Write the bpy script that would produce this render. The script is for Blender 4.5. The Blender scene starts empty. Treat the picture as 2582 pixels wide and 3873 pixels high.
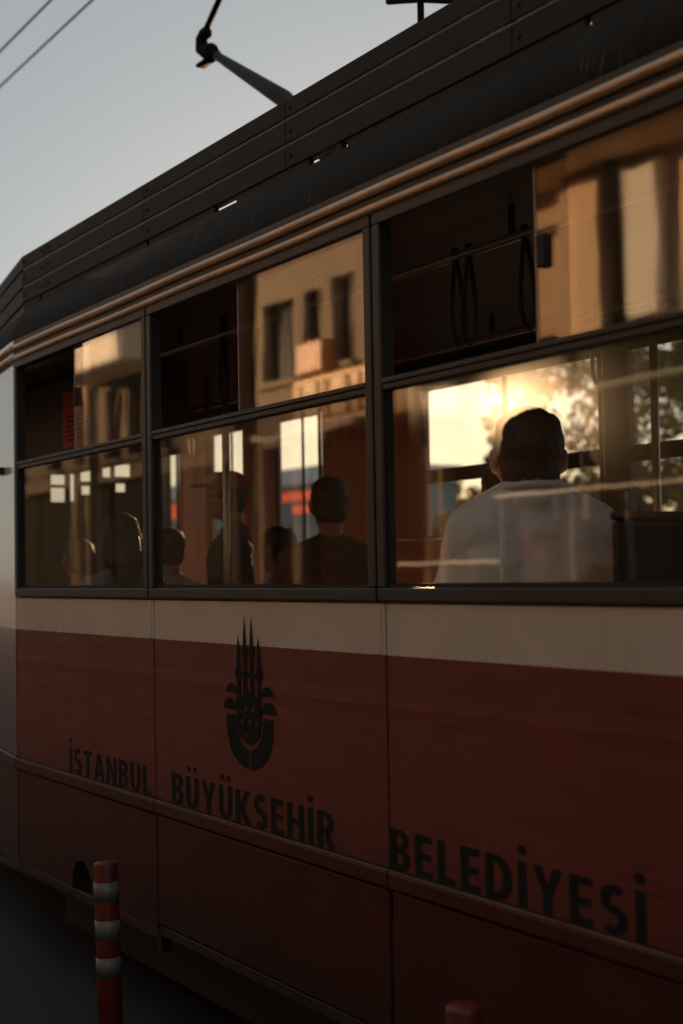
import bpy, bmesh, math, random
import numpy as np
from mathutils import Vector, Matrix
from mathutils import noise as mnoise
R_ = math.radians
SC = bpy.context.scene
COL = SC.collection

# ------------------------------------------------------------------ camera
cam_d = bpy.data.cameras.new('camera'); cam = bpy.data.objects.new('camera', cam_d); COL.objects.link(cam)
right = (0.525809, 0.850433, -0.016983); up = (0.046186, -0.008608, 0.998896); back = (0.849348, -0.526013, -0.043804)
cam.matrix_world = Matrix(((right[0], up[0], back[0], 4.69675), (right[1], up[1], back[1], -2.10624),
                           (right[2], up[2], back[2], 1.62611), (0, 0, 0, 1)))
cam_d.sensor_fit = 'VERTICAL'; cam_d.sensor_height = 36; cam_d.lens = 50
cam_d.clip_start = 0.05; cam_d.clip_end = 2000
cam_d.dof.use_dof = True; cam_d.dof.focus_distance = 4.6; cam_d.dof.aperture_fstop = 2.2; cam_d.dof.aperture_blades = 0
SC.camera = cam

# ------------------------------------------------------------------ sky and sun (low evening sun beyond the tram)
SUN = Vector((-0.803, 0.5835, 0.1202)).normalized()
wd = bpy.data.worlds.new('World'); SC.world = wd; wd.use_nodes = True
wn = wd.node_tree; bg = wn.nodes['Background']
sky = wn.nodes.new('ShaderNodeTexSky'); sky.sky_type = 'NISHITA'; sky.sun_disc = False
sky.sun_elevation = math.asin(SUN.z); sky.sun_rotation = math.atan2(SUN.x, SUN.y)
sky.altitude = 0; sky.air_density = 1.0; sky.dust_density = 1.3; sky.ozone_density = 3.1
veil = wn.nodes.new('ShaderNodeMix'); veil.data_type = 'RGBA'; veil.inputs[0].default_value = 0.58      # thin even high cloud over the clear sky
veil.inputs[7].default_value = (5.25, 5.4, 5.2, 1)
wn.links.new(sky.outputs['Color'], veil.inputs[6]); wn.links.new(veil.outputs[2], bg.inputs['Color']); bg.inputs['Strength'].default_value = 0.060
sl = bpy.data.lights.new('sun', 'SUN'); sl.energy = 5.0; sl.angle = R_(0.6); sl.color = (1.0, 0.60, 0.30)
so = bpy.data.objects.new('sun', sl); COL.objects.link(so); so.rotation_euler = SUN.to_track_quat('Z', 'Y').to_euler()
so.location = (-40, 30, 20)
SC.view_settings.view_transform = 'Standard'; SC.view_settings.look = 'None'
SC.view_settings.exposure = 0.6; SC.view_settings.gamma = 1.0
SC.cycles.transparent_max_bounces = 32; SC.cycles.max_bounces = 10; SC.cycles.transmission_bounces = 8
SC.cycles.diffuse_bounces = 4; SC.cycles.glossy_bounces = 5
SC.cycles.sample_clamp_indirect = 6.0; SC.cycles.caustics_reflective = False; SC.cycles.caustics_refractive = False
try:
    SC.cycles.use_denoising = True
except Exception:
    pass

# ------------------------------------------------------------------ materials
MATS = {}
class NT:
    def __init__(s, name):
        s.m = bpy.data.materials.new(name); s.m.use_nodes = True; s.t = s.m.node_tree; s.t.nodes.clear()
        s.out = s.n('ShaderNodeOutputMaterial')
    def n(s, typ, **kw):
        nd = s.t.nodes.new(typ)
        for k, v in kw.items(): setattr(nd, k, v)
        return nd
    def l(s, a, b): s.t.links.new(a, b)
    def coords(s, scale=(1, 1, 1), kind='Object'):
        tc = s.n('ShaderNodeTexCoord'); mp = s.n('ShaderNodeMapping'); mp.inputs['Scale'].default_value = scale
        s.l(tc.outputs[kind], mp.inputs['Vector']); return mp.outputs['Vector']
    def noise(s, vec, scale, detail=4, rough=0.55):
        nz = s.n('ShaderNodeTexNoise'); nz.inputs['Scale'].default_value = scale
        nz.inputs['Detail'].default_value = detail; nz.inputs['Roughness'].default_value = rough
        s.l(vec, nz.inputs['Vector']); return nz.outputs['Fac']
    def ramp(s, fac, stops):
        r = s.n('ShaderNodeValToRGB'); els = r.color_ramp.elements
        while len(els) < len(stops): els.new(0.5)
        for e, (p, c) in zip(els, stops):
            e.position = p; e.color = (c[0], c[1], c[2], 1) if not isinstance(c, (int, float)) else (c, c, c, 1)
        s.l(fac, r.inputs['Fac']); return r.outputs['Color']
    def mix(s, fac, a, b, typ='MIX'):
        x = s.n('ShaderNodeMix', data_type='RGBA', blend_type=typ)
        for sock, v in ((x.inputs[0], fac), (x.inputs[6], a), (x.inputs[7], b)):
            if hasattr(v, 'is_output'): s.l(v, sock)
            elif isinstance(v, (int, float)): sock.default_value = v if sock.type == 'VALUE' else (v, v, v, 1)
            else: sock.default_value = (*v, 1)
        return x.outputs[2]
    def math(s, op, a, b=0.0, c=None):
        x = s.n('ShaderNodeMath', operation=op)
        for i, v in enumerate((a, b) if c is None else (a, b, c)):
            if hasattr(v, 'is_output'): s.l(v, x.inputs[i])
            else: x.inputs[i].default_value = v
        return x.outputs[0]
    def bump(s, h, strength=0.2, dist=0.01):
        b = s.n('ShaderNodeBump'); b.inputs['Strength'].default_value = strength; b.inputs['Distance'].default_value = dist
        s.l(h, b.inputs['Height']); return b.outputs['Normal']
    def pbr(s, col, rough=0.5, metal=0.0, normal=None, coat=0.0, spec=0.5):
        b = s.n('ShaderNodeBsdfPrincipled')
        for sock, v in (('Base Color', col), ('Roughness', rough), ('Metallic', metal), ('Coat Weight', coat), ('Specular IOR Level', spec)):
            if hasattr(v, 'is_output'): s.l(v, b.inputs[sock])
            elif isinstance(v, (int, float)): b.inputs[sock].default_value = v if b.inputs[sock].type == 'VALUE' else (v, v, v, 1)
            else: b.inputs[sock].default_value = (*v, 1)
        b.inputs['Coat Roughness'].default_value = 0.12
        if normal is not None: s.l(normal, b.inputs['Normal'])
        return b.outputs['BSDF']
    def done(s, sh): s.l(sh, s.out.inputs['Surface']); MATS[s.m.name] = s.m; return s.m

def simple(name, col, rough=0.6, var=0.25, scale=6.0, bump=0.1, metal=0.0, coat=0.0, stretch=(1, 1, 1), dist=0.004, spec=0.5):
    t = NT(name); v = t.coords(stretch)
    f = t.noise(v, scale, 6); f2 = t.noise(v, scale * 7, 4)
    lo = tuple(c * (1 - var) for c in col); hi = tuple(min(1, c * (1 + var)) for c in col)
    c = t.mix(0.35, t.ramp(f, [(0.3, lo), (0.7, hi)]), t.ramp(f2, [(0.3, lo), (0.7, hi)]))
    r = t.math('ADD', rough - 0.1, t.math('MULTIPLY', f2, 0.2))
    return t.done(t.pbr(c, r, metal, t.bump(f2, bump, dist), coat, spec))

# tram paint: red below, cream band above, with scuffs, dents and road grime
t = NT('tram_paint')
v = t.coords()
sep = t.n('ShaderNodeSeparateXYZ'); t.l(v, sep.inputs[0])
vs = t.coords((0.6, 1, 9)); streak = t.noise(vs, 5.0, 6, 0.65); fine = t.noise(vs, 40.0, 3)
blot = t.noise(v, 2.2, 5)
red = t.ramp(blot, [(0.25, (0.15, 0.035, 0.029)), (0.75, (0.205, 0.046, 0.037))])
red = t.mix(t.ramp(streak, [(0.50, 0.0), (0.74, 0.45)]), red, (0.075, 0.024, 0.018))
red = t.mix(t.ramp(fine, [(0.70, 0.0), (0.80, 0.28)]), red, (0.30, 0.09, 0.06))
cream = t.ramp(blot, [(0.3, (0.56, 0.49, 0.40)), (0.7, (0.68, 0.61, 0.51))])
cream = t.mix(t.ramp(t.noise(t.coords((9, 1, 0.8)), 5, 5), [(0.55, 0.0), (0.8, 0.35)]), cream, (0.25, 0.20, 0.15))
split = t.math('GREATER_THAN', sep.outputs['Z'], 1.408)
colr = t.mix(split, red, cream)
scr = t.noise(t.coords((0.22, 1, 16)), 6.0, 5, 0.6)
colr = t.mix(t.math('MULTIPLY', t.ramp(scr, [(0.63, 0.0), (0.69, 0.65)]), t.math('SUBTRACT', 1.0, split)), colr, (0.028, 0.014, 0.012))
chip = t.noise(v, 55.0, 2)
colr = t.mix(t.ramp(chip, [(0.735, 0.0), (0.75, 0.6)]), colr, (0.20, 0.13, 0.10))
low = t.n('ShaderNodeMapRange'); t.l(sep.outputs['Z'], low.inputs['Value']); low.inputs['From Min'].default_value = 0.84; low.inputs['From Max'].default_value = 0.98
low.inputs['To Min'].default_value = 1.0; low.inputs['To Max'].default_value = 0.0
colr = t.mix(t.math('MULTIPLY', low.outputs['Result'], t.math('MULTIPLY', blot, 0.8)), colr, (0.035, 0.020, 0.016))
rg = t.math('ADD', 0.28, t.math('MULTIPLY', streak, 0.35))
h = t.math('ADD', t.math('MULTIPLY', t.noise(t.coords((1, 1, 1)), 3.0, 2), 1.0), t.math('MULTIPLY', fine, 0.05))
crease = t.math('MAXIMUM', 0.0, t.math('SUBTRACT', 1.0, t.math('MULTIPLY', t.math('ABSOLUTE', t.math('SUBTRACT', t.math('ADD', sep.outputs['Z'], t.math('MULTIPLY', blot, 0.05)), 1.30)), 30.0)))
h = t.math('ADD', h, t.math('MULTIPLY', crease, t.math('MULTIPLY', t.noise(t.coords((0.9, 1, 1)), 2.0, 4), 1.6)))
t.done(t.pbr(colr, rg, 0, t.bump(h, 0.16, 0.012), 0.0, 0.32))
# skirt: same red, darkened in colour for the shade low down, plus road grime
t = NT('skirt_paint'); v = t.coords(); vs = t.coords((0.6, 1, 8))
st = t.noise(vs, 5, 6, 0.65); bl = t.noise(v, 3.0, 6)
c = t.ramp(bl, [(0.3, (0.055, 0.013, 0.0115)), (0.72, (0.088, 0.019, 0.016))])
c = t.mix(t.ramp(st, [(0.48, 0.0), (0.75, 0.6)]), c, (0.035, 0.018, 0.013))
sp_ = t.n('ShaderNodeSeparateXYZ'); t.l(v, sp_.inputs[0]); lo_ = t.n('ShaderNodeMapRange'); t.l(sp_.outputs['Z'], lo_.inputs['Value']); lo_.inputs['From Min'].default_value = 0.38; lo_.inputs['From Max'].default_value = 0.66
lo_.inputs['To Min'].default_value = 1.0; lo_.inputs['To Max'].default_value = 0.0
c = t.mix(t.math('MULTIPLY', lo_.outputs['Result'], t.math('ADD', 0.25, t.math('MULTIPLY', bl, 0.9))), c, (0.026, 0.017, 0.012))  # bottom grime that also deepens the painted shade of the skirt
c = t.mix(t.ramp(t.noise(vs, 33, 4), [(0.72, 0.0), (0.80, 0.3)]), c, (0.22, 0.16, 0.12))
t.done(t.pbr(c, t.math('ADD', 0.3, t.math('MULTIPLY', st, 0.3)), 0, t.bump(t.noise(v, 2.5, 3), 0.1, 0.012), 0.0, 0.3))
# nose panel: clean glossy white
t = NT('nose_paint'); v = t.coords(); sep = t.n('ShaderNodeSeparateXYZ'); t.l(v, sep.inputs[0])
bl = t.noise(t.coords((6, 6, 0.8)), 3, 5)
w = t.ramp(bl, [(0.3, (0.72, 0.66, 0.58)), (0.7, (0.82, 0.77, 0.70))])
c = t.mix(t.math('GREATER_THAN', sep.outputs['Z'], 1.408), (0.15, 0.02, 0.015), w)
t.done(t.pbr(c, 0.18, 0, t.bump(t.noise(v, 4, 2), 0.10, 0.01), 0.8))
# roof cove: black paint with vertical drip streaks and bird-lime scuffs
t = NT('cove_paint'); s1 = t.noise(t.coords((7, 0.8, 0.8)), 2.0, 6, 0.65); s2 = t.noise(t.coords((42, 3, 3)), 3, 5, 0.7); pat = t.noise(t.coords((1, 1, 1)), 2.3, 5, 0.6)
c = t.ramp(s1, [(0.3, (0.014, 0.012, 0.009)), (0.75, (0.034, 0.029, 0.022))])
c = t.mix(t.math('MULTIPLY', t.ramp(s2, [(0.55, 0.0), (0.70, 1.0)]), t.ramp(pat, [(0.46, 0.0), (0.68, 0.9)])), c, (0.22, 0.20, 0.175))
t.done(t.pbr(c, t.math('ADD', 0.42, t.math('MULTIPLY', s1, 0.35)), 0, t.bump(s1, 0.3, 0.006), 0.0, 0.02))
simple('fairing_paint', (0.029, 0.0245, 0.019), 0.6, 0.3, 4, 0.12, stretch=(1, 1, 4), spec=0.2)
simple('fairing_groove', (0.08, 0.075, 0.068), 0.35, 0.2, 6, 0.1)
simple('frame_black', (0.030, 0.028, 0.024), 0.42, 0.3, 9, 0.1)
simple('gutter_metal', (0.62, 0.44, 0.29), 0.33, 0.3, 7, 0.25, metal=0.6, stretch=(0.4, 3, 3))
simple('lit_edge_trim', (0.34, 0.24, 0.19), 0.35, 0.4, 12, 0.2, metal=0.5, stretch=(0.5, 3, 3))  # bright tone for the moulding's painted edge highlight and for pane edges
simple('rubber', (0.014, 0.014, 0.013), 0.7, 0.3, 9, 0.1)
simple('dirty_metal', (0.055, 0.047, 0.035), 0.45, 0.5, 14, 0.3, metal=0.5)
simple('print_black', (0.014, 0.018, 0.017), 0.75, 0.2, 8, 0.02, spec=0.15)
simple('interior_wood', (0.82, 0.34, 0.18), 0.5, 0.18, 3, 0.08, stretch=(6, 6, 0.6))
simple('interior_cream', (0.60, 0.48, 0.34), 0.5, 0.12, 4, 0.05)
simple('interior_dark', (0.05, 0.038, 0.028), 0.6, 0.2, 4, 0.05)
simple('interior_ceiling', (0.10, 0.075, 0.05), 0.6, 0.15, 4, 0.05)
simple('interior_floor', (0.22, 0.17, 0.12), 0.7, 0.3, 8, 0.1)
simple('far_frame', (0.05, 0.035, 0.024), 0.45, 0.2, 6, 0.05)
simple('pole_metal', (0.50, 0.40, 0.30), 0.35, 0.1, 8, 0.0, metal=0.9)
simple('pole_orange', (0.60, 0.30, 0.13), 0.4, 0.1, 8, 0.05)
simple('seat_vinyl', (0.06, 0.035, 0.028), 0.5, 0.2, 10, 0.1)
simple('strap_leather', (0.035, 0.027, 0.022), 0.6, 0.2, 12, 0.1)
simple('poster_red', (0.46, 0.06, 0.055), 0.6, 0.08, 3, 0.02)
simple('skin', (0.42, 0.20, 0.12), 0.5, 0.12, 12, 0.1)
simple('hair_dark', (0.022, 0.014, 0.010), 0.55, 0.4, 60, 0.5, stretch=(1, 1, 0.3))
simple('hair_brown', (0.075, 0.032, 0.016), 0.55, 0.4, 60, 0.5, stretch=(1, 1, 0.3))
for nm, c in (('white_cotton', (0.86, 0.83, 0.78)), ('grey_cotton', (0.16, 0.155, 0.15)), ('blue_cotton', (0.15, 0.23, 0.34)),
              ('dark_cotton', (0.030, 0.026, 0.024)), ('beige_cotton', (0.42, 0.36, 0.28)), ('brown_cotton', (0.16, 0.07, 0.035)),
              ('trouser', (0.035, 0.04, 0.055)), ('shoe', (0.03, 0.025, 0.02)), ('cap_red', (0.42, 0.05, 0.03)), ('cap_white', (0.65, 0.63, 0.60)),
              ('eye', (0.02, 0.015, 0.012)), ('lip', (0.32, 0.11, 0.08)), ('lilac_cotton', (0.30, 0.30, 0.42))):
    simple(nm, c, 0.8, 0.12, 40, 0.25)
simple('post_red', (0.14, 0.022, 0.014), 0.45, 0.5, 9, 0.3)
simple('post_band', (0.13, 0.13, 0.115), 0.35, 0.2, 16, 0.2)
simple('wire', (0.012, 0.012, 0.010), 0.95, 0.1, 5, 0.0)
simple('panto_black', (0.010, 0.0095, 0.009), 0.8, 0.2, 9, 0.1, spec=0.1)
simple('panto_grey', (0.035, 0.036, 0.034), 0.7, 0.3, 14, 0.2, spec=0.2)
simple('rail_steel', (0.22, 0.20, 0.18), 0.3, 0.3, 10, 0.2, metal=0.8)
simple('kerb_stone', (0.16, 0.155, 0.145), 0.8, 0.25, 8, 0.3)
simple('paving_stone', (0.14, 0.13, 0.115), 0.8, 0.3, 5, 0.3)
simple('bark', (0.075, 0.055, 0.04), 0.85, 0.4, 12, 0.6, stretch=(1, 1, 0.25), dist=0.02)
simple('wall_tan', (0.76, 0.53, 0.34), 0.8, 0.14, 2.5, 0.15, spec=0.02)
simple('wall_stone', (0.36, 0.285, 0.21), 0.85, 0.16, 2.5, 0.2, spec=0.02)
simple('wall_grey', (0.22, 0.175, 0.135), 0.85, 0.15, 2.5, 0.2, spec=0.02)
simple('wall_brown', (0.23, 0.175, 0.125), 0.85, 0.15, 2.5, 0.2, spec=0.05)
simple('wall_dark', (0.11, 0.085, 0.065), 0.85, 0.15, 2.5, 0.2, spec=0.05)
simple('balcony_white', (0.84, 0.77, 0.66), 0.7, 0.08, 3, 0.1)
simple('sign_yellow', (0.72, 0.42, 0.15), 0.5, 0.1, 5, 0.1)
simple('sign_orange', (0.60, 0.22, 0.08), 0.5, 0.12, 5, 0.1)
simple('sign_letter', (0.40, 0.20, 0.07), 0.5, 0.12, 5, 0.1)
simple('awning_white', (0.60, 0.55, 0.50), 0.7, 0.1, 5, 0.1)
simple('shutter', (0.010, 0.009, 0.008), 0.7, 0.2, 5, 0.1, spec=0.02)
simple('tube_white', (0.62, 0.60, 0.58), 0.4, 0.1, 8, 0.05)
simple('crate_red', (0.16, 0.028, 0.014), 0.7, 0.12, 5, 0.1, spec=0.05)
simple('teal_wall', (0.22, 0.31, 0.30), 0.6, 0.15, 1, 0.1)
simple('pale_fascia', (0.80, 0.82, 0.84), 0.6, 0.08, 1, 0.1)
simple('pale_wall', (0.42, 0.40, 0.37), 0.7, 0.1, 1, 0.1)
t = NT('neon_red'); e = t.n('ShaderNodeEmission'); e.inputs['Color'].default_value = (1.0, 0.13, 0.05, 1); e.inputs['Strength'].default_value = 0.55; t.done(e.outputs[0])
# asphalt
t = NT('asphalt'); v = t.coords(); a = t.noise(v, 90, 3); b = t.noise(v, 0.7, 5)
c = t.mix(0.5, t.ramp(a, [(0.3, 0.007), (0.7, 0.026)]), t.ramp(b, [(0.3, 0.009), (0.7, 0.019)]))
t.done(t.pbr(c, t.math('ADD', 0.62, t.math('MULTIPLY', b, 0.25)), 0, t.bump(a, 0.6, 0.006)))
# leaves
def leaf_mat(name, col, trans):
    t = NT(name); g = t.n('ShaderNodeNewGeometry')
    c = t.ramp(g.outputs['Random Per Island'], [(0.0, tuple(x * 0.55 for x in col)), (1.0, tuple(x * 1.35 for x in col))])
    d = t.n('ShaderNodeBsdfDiffuse'); t.l(c, d.inputs['Color'])
    tr = t.n('ShaderNodeBsdfTranslucent'); tr.inputs['Color'].default_value = (*trans, 1)
    gl = t.n('ShaderNodeBsdfGlossy'); gl.inputs['Roughness'].default_value = 0.4; gl.inputs['Color'].default_value = (0.7, 0.7, 0.7, 1)
    m1 = t.n('ShaderNodeMixShader'); m1.inputs[0].default_value = 0.38; t.l(d.outputs[0], m1.inputs[1]); t.l(tr.outputs[0], m1.inputs[2])
    m2 = t.n('ShaderNodeMixShader'); m2.inputs[0].default_value = 0.05; t.l(m1.outputs[0], m2.inputs[1]); t.l(gl.outputs[0], m2.inputs[2])
    return t.done(m2.outputs[0])
leaf_mat('leaf', (0.065, 0.085, 0.028), (0.16, 0.15, 0.03))
leaf_mat('leaf_warm', (0.085, 0.085, 0.03), (0.22, 0.15, 0.03))
# glass: thin sheets, clear, with a dusty film; reflection rises towards grazing
def glass_mat(name, r0, dust_lo, dust_hi, tint=(0.955, 0.96, 0.95), wob=0.10, fwd=0.0005, pw=4.0, dustcol=(0.55, 0.44, 0.33)):
    t = NT(name); v = t.coords()
    lw = t.n('ShaderNodeLayerWeight'); lw.inputs['Blend'].default_value = 0.5
    wavy = t.bump(t.noise(t.coords((1, 1, 0.45)), 5.0, 2), wob, 0.02)
    t.l(wavy, lw.inputs['Normal'])
    F = t.math('ADD', r0, t.math('MULTIPLY', t.math('POWER', lw.outputs['Facing'], pw), 1 - r0))
    tr = t.n('ShaderNodeBsdfTransparent'); tr.inputs['Color'].default_value = (*tint, 1)
    gl = t.n('ShaderNodeBsdfGlossy'); gl.inputs['Roughness'].default_value = 0.026; gl.inputs['Color'].default_value = (1, 1, 1, 1); t.l(wavy, gl.inputs['Normal'])
    m = t.n('ShaderNodeMixShader'); t.l(F, m.inputs[0]); t.l(tr.outputs[0], m.inputs[1]); t.l(gl.outputs[0], m.inputs[2])
    di = t.n('ShaderNodeBsdfDiffuse'); di.inputs['Color'].default_value = (*dustcol, 1)
    tl = t.n('ShaderNodeBsdfTranslucent'); tl.inputs['Color'].default_value = (*dustcol, 1)
    d2 = t.n('ShaderNodeMixShader'); d2.inputs[0].default_value = 0.78; t.l(di.outputs[0], d2.inputs[1]); t.l(tl.outputs[0], d2.inputs[2])
    n1 = t.noise(t.coords((1, 1, 0.7)), 4, 6); n2 = t.noise(v, 160, 2)
    dust = t.math('MULTIPLY', t.math('ADD', t.math('MULTIPLY', n1, 0.8), t.math('MULTIPLY', n2, 0.6)), 1.0)
    mr = t.n('ShaderNodeMapRange'); t.l(dust, mr.inputs['Value']); mr.inputs['From Min'].default_value = 0.45; mr.inputs['From Max'].default_value = 0.95
    mr.inputs['To Min'].default_value = dust_lo; mr.inputs['To Max'].default_value = dust_hi
    m3 = t.n('ShaderNodeMixShader'); t.l(mr.outputs['Result'], m3.inputs[0]); t.l(m.outputs[0], m3.inputs[1]); t.l(d2.outputs[0], m3.inputs[2])
    # forward-scattering film: light passing the dust is only slightly deflected, so the low sun spreads into a halo
    rf = t.n('ShaderNodeBsdfRefraction'); rf.inputs['IOR'].default_value = 1.05; rf.inputs['Roughness'].default_value = 0.55; rf.inputs['Color'].default_value = (1, 0.95, 0.88, 1)
    m4 = t.n('ShaderNodeMixShader'); m4.inputs[0].default_value = fwd; t.l(m3.outputs[0], m4.inputs[1]); t.l(rf.outputs[0], m4.inputs[2])
    return t.done(m4.outputs[0])
glass_mat('tram_glass', 0.032, 0.002, 0.011, wob=0.012, fwd=0.00065, pw=5.0)
glass_mat('sliding_glass', 0.09, 0.006, 0.045, wob=0.02)
glass_mat('far_glass', 0.03, 0.001, 0.006, wob=0.0, fwd=0.0004, pw=5.0)
t = NT('dark_glass'); v = t.coords(); t.done(t.pbr((0.02, 0.02, 0.02), 0.08, 0, t.bump(t.noise(v, 2, 2), 0.05, 0.01), 0, 0.6))

# ------------------------------------------------------------------ mesh helpers
class MB:
    def __init__(s): s.v = []; s.f = []
    def box(s, x0, x1, y0, y1, z0, z1):
        b = len(s.v)
        s.v += [(x0, y0, z0), (x1, y0, z0), (x1, y1, z0), (x0, y1, z0), (x0, y0, z1), (x1, y0, z1), (x1, y1, z1), (x0, y1, z1)]
        s.f += [(b, b+3, b+2, b+1), (b+4, b+5, b+6, b+7), (b, b+1, b+5, b+4), (b+1, b+2, b+6, b+5), (b+2, b+3, b+7, b+6), (b+3, b, b+4, b+7)]
        return s
    def ring_loft(s, rings, cap=True):
        b = len(s.v); n = len(rings[0])
        for r in rings: s.v += [tuple(p) for p in r]
        for i in range(len(rings) - 1):
            for j in range(n):
                a = b + i*n + j; c = b + i*n + (j+1) % n
                s.f.append((a, c, c + n, a + n))
        if cap:
            s.f.append(tuple(b + j for j in range(n))[::-1]); k = b + (len(rings)-1)*n
            s.f.append(tuple(k + j for j in range(n)))
        return s
    def tube(s, pts, rad, n=10, cap=True):
        pts = [Vector(p) for p in pts]
        if isinstance(rad, (int, float)): rad = [rad] * len(pts)
        rings = []; prev = None
        for i, p in enumerate(pts):
            d = (pts[min(i+1, len(pts)-1)] - pts[max(i-1, 0)]).normalized()
            if prev is None:
                a = Vector((0, 0, 1)) if abs(d.z) < 0.9 else Vector((1, 0, 0)); u = d.cross(a).normalized()
            else:
                u = (prev - d * prev.dot(d)).normalized()
            prev = u; w = d.cross(u)
            rings.append([p + (u*math.cos(2*math.pi*k/n) + w*math.sin(2*math.pi*k/n)) * rad[i] for k in range(n)])
        return s.ring_loft(rings, cap)
    def ball(s, c, r, rot=None, nu=14, nv=9):
        if isinstance(r, (int, float)): r = (r, r, r)
        c = Vector(c); rot = rot or Matrix.Identity(3); b = len(s.v)
        s.v.append(tuple(c + rot @ Vector((0, 0, r[2]))))
        for i in range(1, nv):
            th = math.pi*i/nv
            for j in range(nu):
                ph = 2*math.pi*j/nu
                s.v.append(tuple(c + rot @ Vector((r[0]*math.sin(th)*math.cos(ph), r[1]*math.sin(th)*math.sin(ph), r[2]*math.cos(th)))))
        s.v.append(tuple(c + rot @ Vector((0, 0, -r[2])))); e = len(s.v) - 1
        for j in range(nu):
            s.f.append((b, b+1+j, b+1+(j+1) % nu))
            k = b+1+(nv-2)*nu; s.f.append((e, k+(j+1) % nu, k+j))
        for i in range(nv-2):
            for j in range(nu):
                a = b+1+i*nu+j; c2 = b+1+i*nu+(j+1) % nu; s.f.append((a, a+nu, c2+nu, c2))
        return s
    def limb(s, p0, p1, r0, r1, n=12):
        s.tube([p0, p1], [r0, r1], n); s.ball(p0, r0, None, n, 8); s.ball(p1, r1, None, n, 8); return s
    def prism_xz(s, poly, y0, y1):      # polygon in x,z drawn counter-clockwise seen from -y
        return s.ring_loft([[(x, y1, z) for x, z in poly], [(x, y0, z) for x, z in poly]])
    def prism_yz(s, poly, x0, x1):
        return s.ring_loft([[(x0, y, z) for y, z in poly], [(x1, y, z) for y, z in poly]])
    def mesh(s, name, mat):
        me = bpy.data.meshes.new(name); me.from_pydata(s.v, [], s.f); me.validate()
        if mat: me.materials.append(MATS[mat])
        bm = bmesh.new(); bm.from_mesh(me); bmesh.ops.recalc_face_normals(bm, faces=bm.faces); bm.to_mesh(me); bm.free()
        return me
    def build(s, name, mat, parent=None, bevel=0.0, smooth=False):
        return put(name, s.mesh(name, mat), parent, bevel, smooth)
def put(name, me, parent=None, bevel=0.0, smooth=False):
    o = bpy.data.objects.new(name, me); COL.objects.link(o)
    if parent is not None:
        o.parent = parent
        if parent.type == 'EMPTY' and parent.get('world_parts'):
            o.matrix_parent_inverse = Matrix.Translation(-Vector(parent.location))
    if smooth:
        me.shade_smooth()
    if bevel:
        m = o.modifiers.new('bevel', 'BEVEL'); m.width = bevel; m.segments = 2; m.limit_method = 'ANGLE'; m.angle_limit = R_(40)
    return o
def tag(o, label, cat=None, group=None, kind=None):
    if label: o['label'] = label
    if cat: o['category'] = cat
    if group: o['group'] = group
    if kind: o['kind'] = kind
    return o
def empty(name, loc, label, cat, group=None, world_parts=True, rz=0.0):
    o = bpy.data.objects.new(name, None); COL.objects.link(o); o.location = loc; o.rotation_euler = (0, 0, rz)
    if world_parts: o['world_parts'] = 1
    tag(o, label, cat, group); return o
def struct(o, label=None): o['kind'] = 'structure'; return o

# ------------------------------------------------------------------ ground
struct(MB().box(-700, 700, -700, 700, -0.6, 0.0).build('road', 'asphalt'))
struct(MB().box(-300, 200, -30, -4.12, 0.004, 0.13).build('pavement', 'paving_stone'))
struct(MB().box(-300, 200, 5.12, 60, 0.004, 0.13).build('pavement', 'paving_stone'))
k = MB().box(-300, 200, -4.12, -4.0, 0.004, 0.145); struct(k.build('kerb', 'kerb_stone', None, 0.012))
k = MB().box(-300, 200, 5.0, 5.12, 0.004, 0.145); struct(k.build('kerb', 'kerb_stone', None, 0.012))
for y in (0.575, 1.575):
    struct(MB().box(-300, 60, y - 0.03, y + 0.03, 0.004, 0.012).build('tram_rail', 'rail_steel'))
    struct(MB().box(-300, 60, y + 0.07, y + 0.10, 0.004, 0.010).build('tram_rail', 'rail_steel'))

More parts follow.
